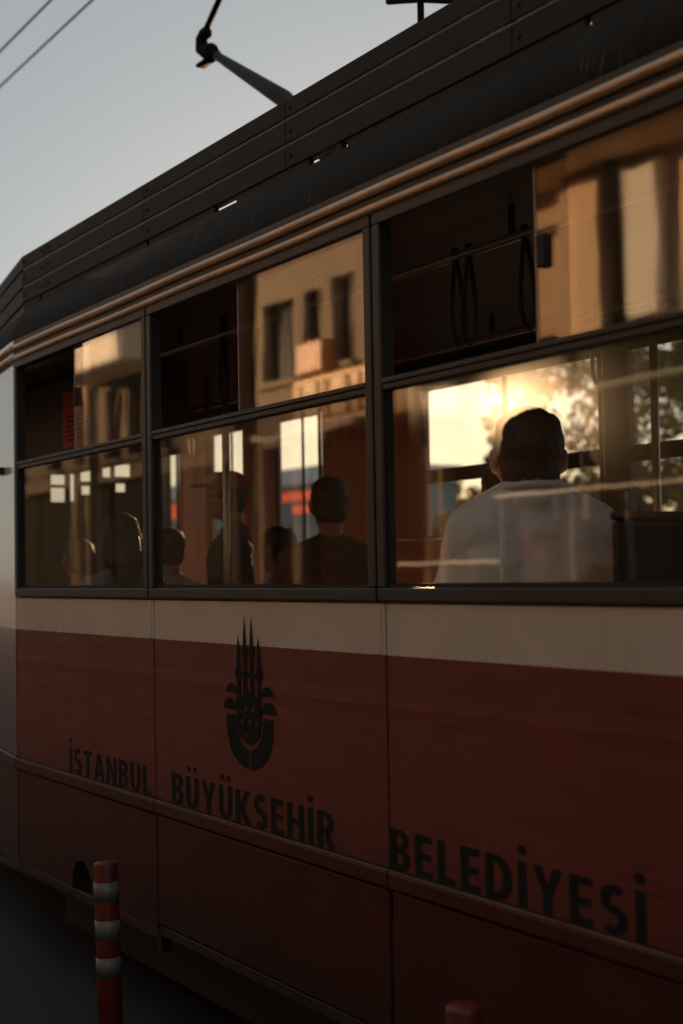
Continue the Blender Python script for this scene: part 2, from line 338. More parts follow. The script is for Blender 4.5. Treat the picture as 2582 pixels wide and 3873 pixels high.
# ------------------------------------------------------------------ the tram
tram = empty('tram', (1.0, 1.1, 0.0), 'red and cream old tram with black roof and city lettering on its side', 'tram')
XE = 7.5
BAYS = [(-1.47, 0.0), (0.0, 1.5), (1.5, 3.0), (3.0, 4.5), (4.5, 6.0), (6.0, 7.5)]
FZ = 0.72     # floor height
g = 0.004
SEAM = 0.010  # post seams stand this far right of the bay limits
for i, (a, b) in enumerate(BAYS):
    x0, x1 = a + g + SEAM, b - g + SEAM
    if i == 0: x0 = a + g
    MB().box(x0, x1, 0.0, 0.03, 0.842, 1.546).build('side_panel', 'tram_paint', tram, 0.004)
    m = MB(); m.prism_yz([(0.006, 0.786), (-0.005, 0.789), (-0.009, 0.796), (-0.009, 0.830), (-0.005, 0.8365), (0.006, 0.838)], x0, x1)
    mo = m.build('belt_moulding', 'skirt_paint', tram)
    MB().box(x0, x1, -0.0100, -0.002, 0.8372, 0.8400).build('lit_edge_trim', 'lit_edge_trim', mo)  # worn edge strip, its bright tone stands in for skylight on the moulding
    if i == 0:    # skirt with an arched jacking hole
        arc = [(-0.72 + 0.105 * math.cos(q), 0.40 + 0.105 * math.sin(q)) for q in np.linspace(0, math.pi, 13)]
        xs = [p[0] for p in arc]
        m = MB(); m.prism_xz([(arc[0][0], 0.382), (x1, 0.382), (x1, 0.782), (x0, 0.782), (x0, 0.382), (arc[-1][0], 0.382)] + arc[::-1], 0.004, 0.03)
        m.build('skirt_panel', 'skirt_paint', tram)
        MB().box(-0.86, -0.58, 0.10, 0.12, 0.3, 0.56).build('bogie_frame', 'rubber', tram)
    else:
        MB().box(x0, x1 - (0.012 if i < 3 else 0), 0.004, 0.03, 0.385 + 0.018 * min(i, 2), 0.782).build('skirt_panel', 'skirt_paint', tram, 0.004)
    MB().box(b + SEAM - 0.016, b + SEAM + 0.006, 0.012, 0.05, 0.30, 0.70 if i else 0.57).build('hinge_strip', 'rubber', tram)
    MB().box(x0, x1, 0.010, 0.05, 0.342 + 0.018 * min(i, 2), 0.379 + 0.018 * min(i, 2)).build('skirt_lip', 'dirty_metal', tram, 0.004)
    if i:   # cover strip on the cream band over each post
        MB().box(a - 0.034, a - 0.010, -0.003, 0.001, 1.409, 1.545).build('cover_strip', 'tram_paint', tram, 0.002)
# inner skin so that no light leaks through the panel gaps
MB().box(-1.46, XE, 0.0345, 0.055, 0.72, 1.572).build('inner_lining', 'interior_cream', tram)

def bars(m, x0, x1, z0, z1, w, y0, y1, top=None, left=None):
    top = top or w; left = left or w
    m.box(x0, x1, y0, y1, z0, z0 + w); m.box(x0, x1, y0, y1, z1 - top, z1)
    m.box(x0, x0 + left, y0, y1, z0 + w, z1 - top); m.box(x1 - w, x1, y0, y1, z0 + w, z1 - top)
    return m
for i, (a, b) in enumerate(BAYS):
    x0, x1 = a + (-0.0 if i == 0 else -0.012), b - 0.022
    if i == 0: x0 = a + 0.006
    m = bars(MB(), x0, x1, 1.552, 2.608, 0.036, -0.010, 0.034, top=0.036, left=0.036)
    fr = m.build('window_frame', 'frame_black', tram, 0.004)
    ix0, ix1 = x0 + 0.036, x1 - 0.036
    MB().box(ix0, ix1, -0.006, 0.030, 2.118, 2.136).build('transom', 'frame_black', fr, 0.003)
    MB().box(ix0, ix1, -0.010, 0.022, 2.1365, 2.150).build('slide_track', 'frame_black', fr, 0.002)
    MB().box(ix0, ix1, 0.010, 0.015, 1.588, 2.118).build('pane', 'tram_glass', fr)
    m = MB(); m.box(ix0, ix1, 0.004, 0.009, 1.5883, 1.600); m.box(ix0, ix0+0.010, 0.004, 0.009, 1.600, 2.1175); m.box(ix1-0.010, ix1, 0.004, 0.009, 1.600, 2.1175)
    m.build('window_seal', 'rubber', fr)
    sp = {0: -0.782, 1: 0.657, 2: 2.150}.get(i, a + 0.65)
    MB().box(sp, ix1, 0.0165, 0.0205, 2.150, 2.572).build('sliding_pane', 'sliding_glass', fr)
    MB().box(sp + 0.13, ix1, 0.0015, 0.0055, 2.150, 2.572).build('fixed_pane', 'sliding_glass', fr)
    MB().box(sp - 0.004, sp + 0.0005, 0.0155, 0.0215, 2.1503, 2.5717).build('pane_edge', 'lit_edge_trim', fr)
    if i != 1:
        MB().box(sp + 0.012, sp + 0.044, 0.003, 0.0163, 2.325, 2.405).build('pull_handle', 'rubber', fr, 0.008)
    # post between windows: dark filler with a recessed seam
    MB().box(b - 0.021, b - 0.013, 0.006, 0.034, 1.552, 2.608).build('window_post', 'rubber', tram)
# gutter: header band and two rounded rails
MB().box(-1.47, XE, -0.004, 0.03, 2.6085, 2.700).build('header_band', 'frame_black', tram)
for z, r in ((2.664, 0.0135), (2.616, 0.0135)):
    n = 60; xs = np.linspace(-1.50, XE, n)
    MB().tube([(x, -0.010, z + 0.0012 * math.sin(x * 5.1)) for x in xs], r, 10).build('gutter_rail', 'gutter_metal', tram, 0, True)
# cove: quarter ellipse; roof deck; ceiling
def ell(q, a=0.30, b=0.255): return (a - a * math.cos(q), 2.690 + b * math.sin(q))
prof = [ell(q) for q in np.linspace(0, math.pi / 2, 15)]
inner = [(y + 0.02, z - 0.02) for y, z in prof][::-1]
m = MB(); m.prism_yz(prof + inner, -1.50, XE); m.build('roof_cove', 'cove_paint', tram, 0, True)
o = bpy.context.scene.objects['roof_cove']; o.data.shade_auto_smooth(angle=R_(50)) if hasattr(o.data, 'shade_auto_smooth') else None
prof2 = [(2.2 - y, z) for y, z in prof]
m = MB(); m.prism_yz(prof2 + [(2.2 - y, z) for y, z in inner], -4.75, XE); m.build('roof_cove', 'cove_paint', tram, 0, False)
MB().box(-4.7, -1.5, 0.72, 1.90, 2.905, 2.944).build('roof_deck', 'cove_paint', tram)
MB().box(-1.499, XE, 0.30, 1.90, 2.905, 2.944).build('roof_deck', 'cove_paint', tram)
MB().box(-1.479, XE, 0.06, 2.13, 2.715, 2.735).build('ceiling', 'interior_ceiling', tram)
MB().box(-4.7, -1.48, 0.46, 2.13, 2.715, 2.735).build('ceiling', 'interior_ceiling', tram)
# roof fairing: three boards with two rounded grooves, seams and bolts; it stands on packers that leave slots
fx = [-1.93, -1.61, -0.49, 0.66, 1.85, 3.05, 4.25, 5.45, XE]
ZB = [(2.968, 3.038), (3.052, 3.124), (3.138, 3.197)]
for j in range(len(fx) - 1):
    for z0, z1 in ZB:
        bd = MB().box(fx[j] + 0.0015, fx[j+1] - 0.0015, 0.20, 0.222, z0, z1).build('fairing_board', 'fairing_paint', tram, 0.003)
        for dx in ((0.022, 0.27) if j == 0 else (0.03,)):
            MB().tube([(fx[j] + dx, 0.1955, (z0+z1)/2), (fx[j] + dx, 0.203, (z0+z1)/2)], 0.0075, 8).build('bolt', 'rubber', bd)
MB().box(fx[0], XE, 0.212, 0.235, 2.966, 3.190).build('fairing_back', 'interior_dark', tram)
for z in (3.045, 3.131):
    MB().tube([(fx[0], 0.208, z), (XE, 0.208, z)], 0.0065, 8).build('fairing_bead', 'fairing_groove', tram, 0, True)
MB().box(-4.7, XE, 1.978, 2.0, 2.968, 3.197).build('fairing_board', 'fairing_paint', tram)
slots = [(-1.712, -1.682), (-0.478, -0.452), (0.12, 0.295), (0.80, 0.965), (1.000, 1.035), (2.125, 2.150), (3.1, 3.3), (4.4, 4.5)]
cur = fx[0]
for s0, s1 in slots + [(XE, XE)]:
    MB().box(cur, s0, 0.206, 0.226, 2.90, 2.9665).build('fairing_packer', 'rubber', tram); cur = s1
# ---- front end: the side turns inward by seven degrees
A7 = R_(7.2); NX0, NL = -1.478, 3.3
nd = Vector((-math.cos(A7), math.sin(A7), 0)); nn = Vector((-math.sin(A7), -math.cos(A7), 0))
def npt(s_, off, z): p = Vector((NX0, 0.0, z)) + nd * s_ - nn * off; return (p.x, p.y, p.z)
def nbox(m, s0, s1, o0, o1, z0, z1):
    return m.ring_loft([[npt(s0, o0, z0), npt(s0, o0, z1), npt(s0, o1, z1), npt(s0, o1, z0)], [npt(s1, o0, z0), npt(s1, o0, z1), npt(s1, o1, z1), npt(s1, o1, z0)]])
nbox(MB(), 0.0, 0.62, 0.0, 0.03, 0.842, 2.60).build('side_panel', 'nose_paint', tram, 0.006)
nbox(MB(), 1.30, NL, 0.0, 0.03, 0.842, 1.60).build('side_panel', 'nose_paint', tram, 0.006)
nbox(MB(), 1.30, 1.42, 0.0, 0.03, 1.602, 2.60).build('corner_post', 'nose_paint', tram, 0.006)
nbox(MB(), NL - 0.12, NL, 0.0, 0.03, 1.602, 2.60).build('corner_post', 'nose_paint', tram, 0.006)
dr = nbox(MB(), 0.63, 1.29, 0.01, 0.03, 0.42, 1.60).build('door', 'nose_paint', tram, 0.006)
nbox(MB(), 0.66, 1.26, 0.014, 0.02, 1.602, 2.58).build('pane', 'tram_glass', dr)
nbox(MB(), 1.42, NL - 0.12, 0.012, 0.017, 1.602, 2.58).build('cab_side_pane', 'tram_glass', tram)
nbox(MB(), 0.0, NL, -0.009, 0.0, 0.79, 0.838).build('belt_moulding', 'skirt_paint', tram, 0.004)
nbox(MB(), 0.0, NL, -0.0100, -0.002, 0.8385, 0.8412).build('lit_edge_trim', 'lit_edge_trim', tram)  # same painted edge highlight along the turned-in side
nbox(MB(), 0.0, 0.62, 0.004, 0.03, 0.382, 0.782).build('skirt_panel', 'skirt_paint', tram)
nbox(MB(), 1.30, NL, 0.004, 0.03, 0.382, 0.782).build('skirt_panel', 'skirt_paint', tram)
nbox(MB(), 0.0, NL, 0.010, 0.05, 0.342, 0.379).build('skirt_lip', 'dirty_metal', tram, 0.004)
m = MB(); nbox(m, 0.225, 0.36, -0.035, 0.0, 2.118, 2.148); m.build('door_latch', 'rubber', tram, 0.006)
nbox(MB(), 0.0, NL, -0.004, 0.03, 2.6085, 2.70).build('header_band', 'nose_paint', tram)
for z in (2.664, 2.616):
    MB().tube([npt(-0.02, -0.010, z), npt(NL, -0.010, z)], 0.0135, 10).build('gutter_rail', 'gutter_metal', tram, 0, True)
m = MB(); rr = []
for s_ in (0.0, NL): rr.append([npt(s_, y, z) for y, z in prof + inner])
m.ring_loft(rr); m.build('roof_cove', 'cove_paint', tram)
def fpt(s_, off, z): p = Vector((fx[0], 0.2, z)) + Vector((-math.cos(A7*1.35), math.sin(A7*1.35), 0)) * s_ + Vector((math.sin(A7), math.cos(A7), 0)) * off; return (p.x, p.y, p.z)
for z0, z1 in ZB:
    m = MB(); m.ring_loft([[fpt(0.003, 0, z0), fpt(0.003, 0, z1), fpt(0.003, 0.02, z1), fpt(0.003, 0.02, z0)], [fpt(2.6, 0, z0), fpt(2.6, 0, z1), fpt(2.6, 0.02, z1), fpt(2.6, 0.02, z0)]])
    m.build('fairing_board', 'fairing_paint', tram)
m = MB(); m.ring_loft([[fpt(0, 0.01, 2.90), fpt(0, 0.01, 3.19), fpt(0, 0.03, 3.19), fpt(0, 0.03, 2.90)], [fpt(2.6, 0.01, 2.90), fpt(2.6, 0.01, 3.19), fpt(2.6, 0.03, 3.19), fpt(2.6, 0.03, 2.90)]])
m.build('fairing_back', 'interior_dark', tram)
# windscreen end
XW = NX0 - NL * math.cos(A7); YW = NL * math.sin(A7)
MB().box(XW - 0.03, XW, YW, 2.17, 0.42, 1.60).build('nose_panel', 'nose_paint', tram, 0.01)
MB().box(XW - 0.022, XW - 0.017, YW + 0.05, 2.12, 1.602, 2.56).build('windscreen', 'tram_glass', tram)
m = MB(); m.box(XW - 0.03, XW, YW, YW + 0.05, 1.602, 2.70); m.box(XW - 0.03, XW, 2.12, 2.17, 1.602, 2.70); m.box(XW - 0.03, XW, YW + 0.05, 2.12, 2.562, 2.70)
m.box(XW - 0.03, XW, 1.10, 1.14, 1.602, 2.56)
m.build('windscreen_frame', 'far_frame', tram)
# bulkhead added to close off the cab; its openings are shaped to give glints
XB = -3.9
hol = [(1.06, 1.157, 2.225, 2.335), (1.06, 1.157, 2.115, 2.205), (1.26, 1.33, 2.25, 2.335), (1.41, 1.468, 2.28, 2.355), (1.493, 1.605, 2.285, 2.365), (1.265, 1.325, 2.165, 2.22), (1.50, 1.57, 2.185, 2.24), (1.55, 1.605, 1.975, 2.015), (1.19, 1.22, 2.12, 2.33)]
ys = sorted({0.33, 1.72} | {q for h_ in hol for q in h_[:2]}); zs_ = sorted({FZ, 2.714} | {q for h_ in hol for q in h_[2:]})
m = MB()
for i in range(len(ys) - 1):
    for j in range(len(zs_) - 1):
        if not any(h_[0] < (ys[i]+ys[i+1])/2 < h_[1] and h_[2] < (zs_[j]+zs_[j+1])/2 < h_[3] for h_ in hol): m.box(XB - 0.02, XB, ys[i], ys[i+1], zs_[j], zs_[j+1])
bk = m.build('glint_bulkhead', 'interior_dark', tram)
for h_ in hol: MB().box(XB - 0.012, XB - 0.008, h_[0], h_[1], h_[2], h_[3]).build('pane', 'far_glass', bk)
# floor and rear
MB().box(XW, -1.481, 0.46, 2.14, 0.60, FZ).build('floor', 'interior_floor', tram)
MB().box(-1.48, XE, 0.06, 2.14, 0.60, FZ).build('floor', 'interior_floor', tram)
MB().box(XE, XE + 0.03, 0.0, 2.2, 0.38, 2.90).build('end_bulkhead', 'interior_dark', tram)
MB().box(XW, -1.481, 0.62, 1.98, 0.09, 0.60).build('underframe_light_block', 'rubber', tram)  # underframe carried down near the road to block sunlight under the tram
MB().box(-1.48, XE, 0.22, 1.98, 0.09, 0.60).build('underframe_light_block', 'rubber', tram)
for xw in (-3.6, 4.9):
    for dx in (-0.8, 0.8):
        for y in (0.575, 1.575):
            MB().tube([(xw+dx, y - 0.05, 0.345), (xw+dx, y + 0.05, 0.345)], 0.33, 20).build('wheel', 'dirty_metal', tram)
# ---- far side wall
YF0, YF1 = 2.15, 2.18
OPEN = [(-4.52, -4.32), (-3.825, -3.305), (-2.915, -2.38), (-1.34, 0.02), (0.18, 1.50), (1.66, 2.98), (3.14, 4.46), (4.62, 5.94)]
MB().box(XW, XE, YF0, YF1, 0.38, 1.80).build('side_wall', 'interior_wood', tram)
MB().box(XW, XE, YF0, YF1, 2.58, 2.76).build('window_header', 'far_frame', tram)
cur = XW
for a, b in OPEN + [(XE, XE)]:
    wide = a - cur
    MB().box(cur, a, YF0, YF1, 1.802, 2.578).build('wall_post' if wide < 0.3 else 'wall_panel', 'far_frame' if wide < 0.3 else 'interior_wood', tram); cur = b
for a, b in OPEN:
    if b - a > 1:
        f = bars(MB(), a + 0.002, b - 0.002, 1.802, 2.578, 0.014, 2.135, 2.149).build('window_frame', 'far_frame', tram)
        MB().box(a + 0.016, b - 0.016, 2.136, 2.15, 2.085, 2.155).build('transom', 'far_frame', f)
        MB().box((a+b)/2 - 0.012, (a+b)/2 + 0.012, 2.136, 2.15, 2.157, 2.563).build('sash_bar', 'far_frame', f)
        MB().box(a, b, 2.16, 2.164, 1.80, 2.58).build('pane', 'far_glass', f)
    else:
        z0 = 1.84
        f = bars(MB(), a + 0.002, b - 0.002, 1.802, 2.578, 0.02, 2.135, 2.149).build('window_frame', 'far_frame', tram)
        MB().box(a, b, 2.16, 2.164, 1.80, 2.58).build('pane', 'far_glass', f)
        if b - a > 0.4: MB().box((a+b)/2 + 0.05, (a+b)/2 + 0.065, 2.139, 2.15, 1.823, 2.557).build('sash_bar', 'far_frame', f)
# ---- interior fittings
for y, x0, x1 in ((0.55, -1.2, 7.2), (1.60, -3.8, 7.2)):
    MB().tube([(x0, y, 2.62), (x1, y, 2.62)], 0.015, 10).build('grab_rail', 'pole_metal', tram, 0, True)
    for x in np.arange(x0 + 0.3, x1, 1.15): MB().tube([(x, y, 2.622), (x, y, 2.715)], 0.011, 8).build('rail_bracket', 'interior_dark', tram)
def strap(x, y, sway):
    m = MB(); pts = []
    for q in np.linspace(0, 2 * math.pi, 25):
        w = 0.038 * math.sin(q) * (1 - 0.55 * math.cos(q)) * 0.8; z = 2.47 + 0.135 * math.cos(q)
        pts.append((x + w + sway * (2.6 - z), y, z))
    m.tube(pts, 0.008, 6, False); m.tube([(x, y, 2.60), (x, y, 2.645)], 0.012, 8)
    m.build('hanging_strap', 'strap_leather', tram, 0, True)
for x, s_ in ((1.115, 0.06), (1.185, -0.02), (1.46, 0.05), (0.15, 0.0), (0.24, 0.05), (-0.5, 0.03), (2.3, 0.0), (2.6, 0.05)): strap(x, 0.55, s_)
for x in (-3.0, -2.2, -0.9, 0.6, 1.9): strap(x, 1.60, 0.02)
POLES = [(-1.43, 1.16, 'pole_orange', 0.030), (-0.62, 0.62, 'pole_metal', 0.016), (0.9, 1.6, 'pole_metal', 0.016), (-2.45, 1.45, 'pole_orange', 0.02), (2.95, 0.62, 'pole_metal', 0.016)]
for x, y, mt, r in POLES: MB().tube([(x, y, FZ), (x, y, 2.715)], r, 12).build('grab_pole', mt, tram, 0, True)
def seat(x, y0, y1, face=-1):     # transverse seat, back towards +x when face = -1
    m = MB(); m.box(x - 0.22, x + 0.22, y0, y1, FZ + 0.36, FZ + 0.44); st = m.build('seat', 'seat_vinyl', tram, 0.02)
    bx = x - face * 0.24
    m = MB(); m.ring_loft([[(bx - 0.03, y0, FZ + 0.45), (bx + 0.03, y0, FZ + 0.45), (bx + 0.03, y1, FZ + 0.45), (bx - 0.03, y1, FZ + 0.45)],
                           [(bx - 0.02 - face * 0.07, y0, FZ + 0.84), (bx + 0.02 - face * 0.07, y0, FZ + 0.84), (bx + 0.02 - face * 0.07, y1, FZ + 0.84), (bx - 0.02 - face * 0.07, y1, FZ + 0.84)]])
    m.build('backrest', 'seat_vinyl', st, 0.02)
    MB().box(x - 0.15, x + 0.15, y0 + 0.1, y1 - 0.1, FZ, FZ + 0.358).build('seat_base', 'interior_dark', st)
for x, y0, y1 in ((1.52, 0.09, 0.57), (0.72, 0.09, 0.57), (-0.12, 0.09, 0.57), (-0.42, 1.5, 2.1), (0.5, 1.5, 2.1), (1.4, 1.5, 2.1), (2.35, 0.09, 0.57),
                  (2.3, 1.5, 2.1), (-1.05, 0.86, 1.36), (-1.15, 0.09, 0.70), (-1.95, 0.75, 1.2), (-2.5, 0.45, 1.1)):
    seat(x, y0, y1)
pt = MB().box(2.10, 2.125, 0.27, 1.05, FZ, 1.745).build('seat_partition', 'interior_dark', tram, 0.01)
MB().tube([(2.112, 0.27, 1.757), (2.112, 1.05, 1.757)], 0.012, 8).build('partition_rail', 'seat_vinyl', pt, 0, True)
cb = MB().box(-3.3, -1.66, 0.62, 0.95, 2.24, 2.70).build('overhead_cabinet', 'interior_dark', tram, 0.01)
ps = MB().box(-2.50, -2.10, 0.612, 0.6185, 2.315, 2.615).build('notice_poster', 'poster_red', tram)
rnd = random.Random(5)
for q, z in enumerate((2.475, 2.45, 2.425, 2.40, 2.375, 2.35)):
    x0 = -2.46 + rnd.uniform(0, 0.03); MB().box(x0, x0 + rnd.uniform(0.18, 0.30), 0.6105, 0.6118, z, z + 0.009).build('text_line', 'print_black', ps)
# ---- pantograph on the roof
pb = MB().box(-1.6, 0.1, 0.75, 1.45, 2.99, 3.05).build('pantograph_base', 'panto_black', tram, 0.01)
for x in (-1.45, -0.05):
    for y in (0.8, 1.4): MB().tube([(x, y, 2.944), (x, y, 2.99)], 0.05, 10).build('insulator', 'panto_grey', pb)
kn = Vector((-1.74, 1.1, 4.34))
MB().tube([(-0.15, 1.1, 3.10), (-0.92, 1.1, 3.818), (-1.63, 1.1, 4.26)], [0.052, 0.043, 0.021], 14).build('pantograph_arm', 'panto_grey', tram, 0, True)
MB().box(-0.25, -0.05, 0.95, 1.25, 3.05, 3.17).build('arm_pivot', 'panto_black', tram, 0.02)
m = MB(); m.tube([(-1.60, 1.1, 4.245), (-1.70, 1.1, 4.285), (-1.765, 1.1, 4.33), (-1.765, 1.1, 4.38), (-1.735, 1.1, 4.41)], [0.028, 0.034, 0.034, 0.031, 0.024], 12)
m.ball((-1.715, 1.1, 4.395), 0.032); m.box(-1.785, -1.65, 1.075, 1.125, 4.236, 4.252); m.ball((-1.66, 1.1, 4.285), 0.040)
m.build('knuckle', 'panto_black', tram, 0, True)
MB().tube([(-1.745, 1.1, 4.39), (-1.30, 1.1, 4.685), (-0.5, 1.1, 5.22)], [0.0165, 0.0155, 0.015], 10).build('pantograph_arm', 'panto_black', tram, 0, True)
MB().tube([(-0.5, 0.3, 5.20), (-0.5, 0.5, 5.26), (-0.5, 1.7, 5.26), (-0.5, 1.9, 5.20)], 0.02, 8).build('collector_head', 'panto_black', tram, 0, True)
m = MB(); m.tube([(0.18, 1.1, 2.944), (0.178, 1.1, 3.90)], 0.014, 8); m.tube([(-0.05, 1.1, 3.965), (0.178, 1.1, 3.893), (0.42, 1.1, 3.80), (1.3, 1.1, 3.42), (1.32, 1.1, 2.944)], 0.014, 8)
m.build('roof_cable_bracket', 'panto_black', tram)
# ---- emblem and lettering printed on the side
def fill2d(name, splines, offs=0.0):
    cu = bpy.data.curves.new(name, 'CURVE'); cu.dimensions = '2D'; cu.fill_mode = 'BOTH'
    for pts in splines:
        sp = cu.splines.new('POLY'); sp.points.add(len(pts) - 1); sp.use_cyclic_u = True
        for p, q in zip(sp.points, pts): p.co = (q[0], q[1], 0, 1)
    ob = bpy.data.objects.new(name, cu); COL.objects.link(ob)
    me = bpy.data.meshes.new_from_object(ob.evaluated_get(bpy.context.evaluated_depsgraph_get()))
    bpy.data.objects.remove(ob); return me
def flat_print(name, mes, y, mat, parent):
    vs, fs = [], []
    for k_, me in enumerate(mes):
        b = len(vs); vs += [(v.co.x, y - 0.0003 * k_, v.co.y) for v in me.vertices]; fs += [tuple(b + q for q in p.vertices) for p in me.polygons]
    m = MB(); m.v = vs; m.f = fs; return m.build(name, mat, parent)
CX = 0.7275
def mir(pts): return [(2 * CX - x, z) for x, z in pts]
def dome(cx, z0, r, hgt): return [(cx + r * math.cos(q), z0 + hgt * math.sin(q)) for q in np.linspace(0, math.pi, 15)]
inmin = [(0.7047, 1.5063), (0.6985, 1.45), (0.6945, 1.411), (0.6900, 1.400), (0.6846, 1.3915), (0.6870, 1.382), (0.6935, 1.375), (0.6925, 1.30), (0.6925, 1.235), (0.7160, 1.235), (0.7160, 1.375), (0.7225, 1.382), (0.7225, 1.3915), (0.7190, 1.400), (0.7155, 1.411), (0.7110, 1.45)]
outmin = [(0.6600, 1.4393), (0.6540, 1.4086), (0.6475, 1.340), (0.6375, 1.325), (0.6375, 1.310), (0.6495, 1.297), (0.6490, 1.18), (0.6720, 1.18), (0.6715, 1.297), (0.6760, 1.308), (0.6760, 1.325), (0.6725, 1.340), (0.6670, 1.4086)]
band = [(0.640, 1.3105), (0.815, 1.3105), (0.815, 1.324), (0.640, 1.324)]
body_o = [(0.6478, 1.2400)] + [(CX - 0.0797 * math.cos(q), 1.172 - 0.072 * math.sin(q)) for q in np.linspace(0, math.pi, 25)] + [(0.8072, 1.2400), (0.7760, 1.2480), (0.7275, 1.2680), (0.6790, 1.2480)]
tri = lambda cx, z0, w=0.0165, h_=0.031: [(cx - w, z0), (cx + w, z0), (cx, z0 + h_)]
body = [body_o, tri(0.7040, 1.204), tri(0.7510, 1.204), tri(0.6810, 1.1625), tri(0.7275, 1.1625), tri(0.7740, 1.1625), tri(0.7040, 1.1215, 0.0145, 0.027), tri(0.7510, 1.1215, 0.0145, 0.027)]
ho = [(0.5735, 1.1865), (0.5750, 1.130), (0.5830, 1.105), (0.5960, 1.078), (0.6180, 1.056), (0.6480, 1.0365), (0.6850, 1.024), (0.7225, 1.0195), (0.7225, 1.0800), (0.6960, 1.0855), (0.6740, 1.098), (0.6560, 1.117), (0.6430, 1.140), (0.6370, 1.165), (0.6350, 1.1865),
      (0.629, 1.1865), (0.623, 1.178), (0.618, 1.1865), (0.611, 1.1865), (0.605, 1.178), (0.600, 1.1865), (0.594, 1.1865), (0.588, 1.178), (0.583, 1.1865)]
dl, ds = dome(0.5985, 1.2005, 0.046, 0.037), dome(0.609, 1.2545, 0.037, 0.030)
pieces = [fill2d('e', [q]) for q in (ho, mir(ho), dl, mir(dl), ds, mir(ds), outmin, mir(outmin), inmin, mir(inmin), band)] + [fill2d('e', body)]
flat_print('city_emblem', pieces, -0.0012, 'print_black', tram)
def _arc(cx, cz, rx, rz, a0, a1, n=10): return [(cx + rx * math.cos(R_(q)), cz + rz * math.sin(R_(q))) for q in np.linspace(a0, a1, n)]
def _dot(cx, r=0.125, z=1.24): return _arc(cx, z, r * 0.92, r * 0.88, 0, 330, 12)
def _strip(path, tx, tz):
    L, Rr = [], []
    for k_, (x, z) in enumerate(path):
        x0, z0 = path[max(k_ - 1, 0)]; x1, z1 = path[min(k_ + 1, len(path) - 1)]
        dx, dz = x1 - x0, z1 - z0; n_ = math.hypot(dx, dz); nx, nz = -dz / n_, dx / n_
        L.append((x + nx * tx / 2, z + nz * tz / 2)); Rr.append((x - nx * tx / 2, z - nz * tz / 2))
    return L + Rr[::-1]
GL = {
 'I': (0.21, [[(0, 0), (0.21, 0), (0.21, 1), (0, 1)]]),
 'E': (0.52, [[(0, 0), (0.52, 0), (0.52, 0.17), (0.21, 0.17), (0.21, 0.42), (0.48, 0.42), (0.48, 0.58), (0.21, 0.58), (0.21, 0.83), (0.51, 0.83), (0.51, 1), (0, 1)]]),
 'L': (0.50, [[(0, 0), (0.50, 0), (0.50, 0.17), (0.21, 0.17), (0.21, 1), (0, 1)]]),
 'T': (0.60, [[(0.195, 0), (0.405, 0), (0.405, 0.83), (0.60, 0.83), (0.60, 1), (0, 1), (0, 0.83), (0.195, 0.83)]]),
 'H': (0.66, [[(0, 0), (0.21, 0), (0.21, 0.41), (0.45, 0.41), (0.45, 0), (0.66, 0), (0.66, 1), (0.45, 1), (0.45, 0.58), (0.21, 0.58), (0.21, 1), (0, 1)]]),
 'N': (0.68, [[(0, 0), (0.20, 0), (0.20, 0.66), (0.47, 0), (0.68, 0), (0.68, 1), (0.48, 1), (0.48, 0.36), (0.21, 1), (0, 1)]]),
 'K': (0.68, [[(0, 0), (0.21, 0), (0.21, 0.42), (0.44, 0), (0.68, 0), (0.40, 0.52), (0.66, 1), (0.43, 1), (0.21, 0.58), (0.21, 1), (0, 1)]]),
 'Y': (0.70, [[(0.245, 0), (0.455, 0), (0.455, 0.40), (0.70, 1), (0.48, 1), (0.35, 0.62), (0.22, 1), (0, 1), (0.245, 0.40)]]),
 'A': (0.72, [[(0, 0), (0.205, 0), (0.255, 0.20), (0.465, 0.20), (0.515, 0), (0.72, 0), (0.475, 1), (0.245, 1)], [(0.29, 0.36), (0.36, 0.72), (0.43, 0.36)]]),
 'U': (0.64, [[(0, 1), (0, 0.34)] + _arc(0.32, 0.34, 0.32, 0.355, 180, 360, 14)[1:] + [(0.64, 1), (0.43, 1), (0.43, 0.34)] + _arc(0.32, 0.34, 0.11, 0.18, 360, 180, 10)[1:] + [(0.21, 1)]]),
 'D': (0.68, [[(0, 0), (0.28, 0)] + _arc(0.28, 0.5, 0.40, 0.5, -90, 90, 16) + [(0, 1)], [(0.21, 0.17), (0.26, 0.17)] + _arc(0.26, 0.5, 0.20, 0.33, -90, 90, 12) + [(0.21, 0.83)]]),
 'B': (0.62, [[(0, 0), (0.34, 0)] + _arc(0.34, 0.28, 0.28, 0.28, -90, 62, 10) + _arc(0.33, 0.75, 0.255, 0.25, -58, 90, 10) + [(0, 1)],
              [(0.21, 0.16), (0.32, 0.16)] + _arc(0.32, 0.29, 0.095, 0.13, -90, 90, 8) + [(0.21, 0.42)], [(0.21, 0.59), (0.31, 0.59)] + _arc(0.31, 0.715, 0.08, 0.125, -90, 90, 8) + [(0.21, 0.84)]]),
 'R': (0.66, [[(0, 0), (0.21, 0), (0.21, 0.40), (0.27, 0.40), (0.42, 0), (0.66, 0), (0.46, 0.45)] + _arc(0.33, 0.71, 0.28, 0.29, -55, 90, 12) + [(0, 1)], [(0.21, 0.56), (0.30, 0.56)] + _arc(0.30, 0.70, 0.10, 0.14, -90, 90, 8) + [(0.21, 0.84)]]),
 'S': (0.58, [_strip(_arc(0.29, 0.705, 0.185, 0.205, 38, 262, 16) + _arc(0.29, 0.295, 0.185, 0.205, 82, -142, 16), 0.205, 0.18)]),
}
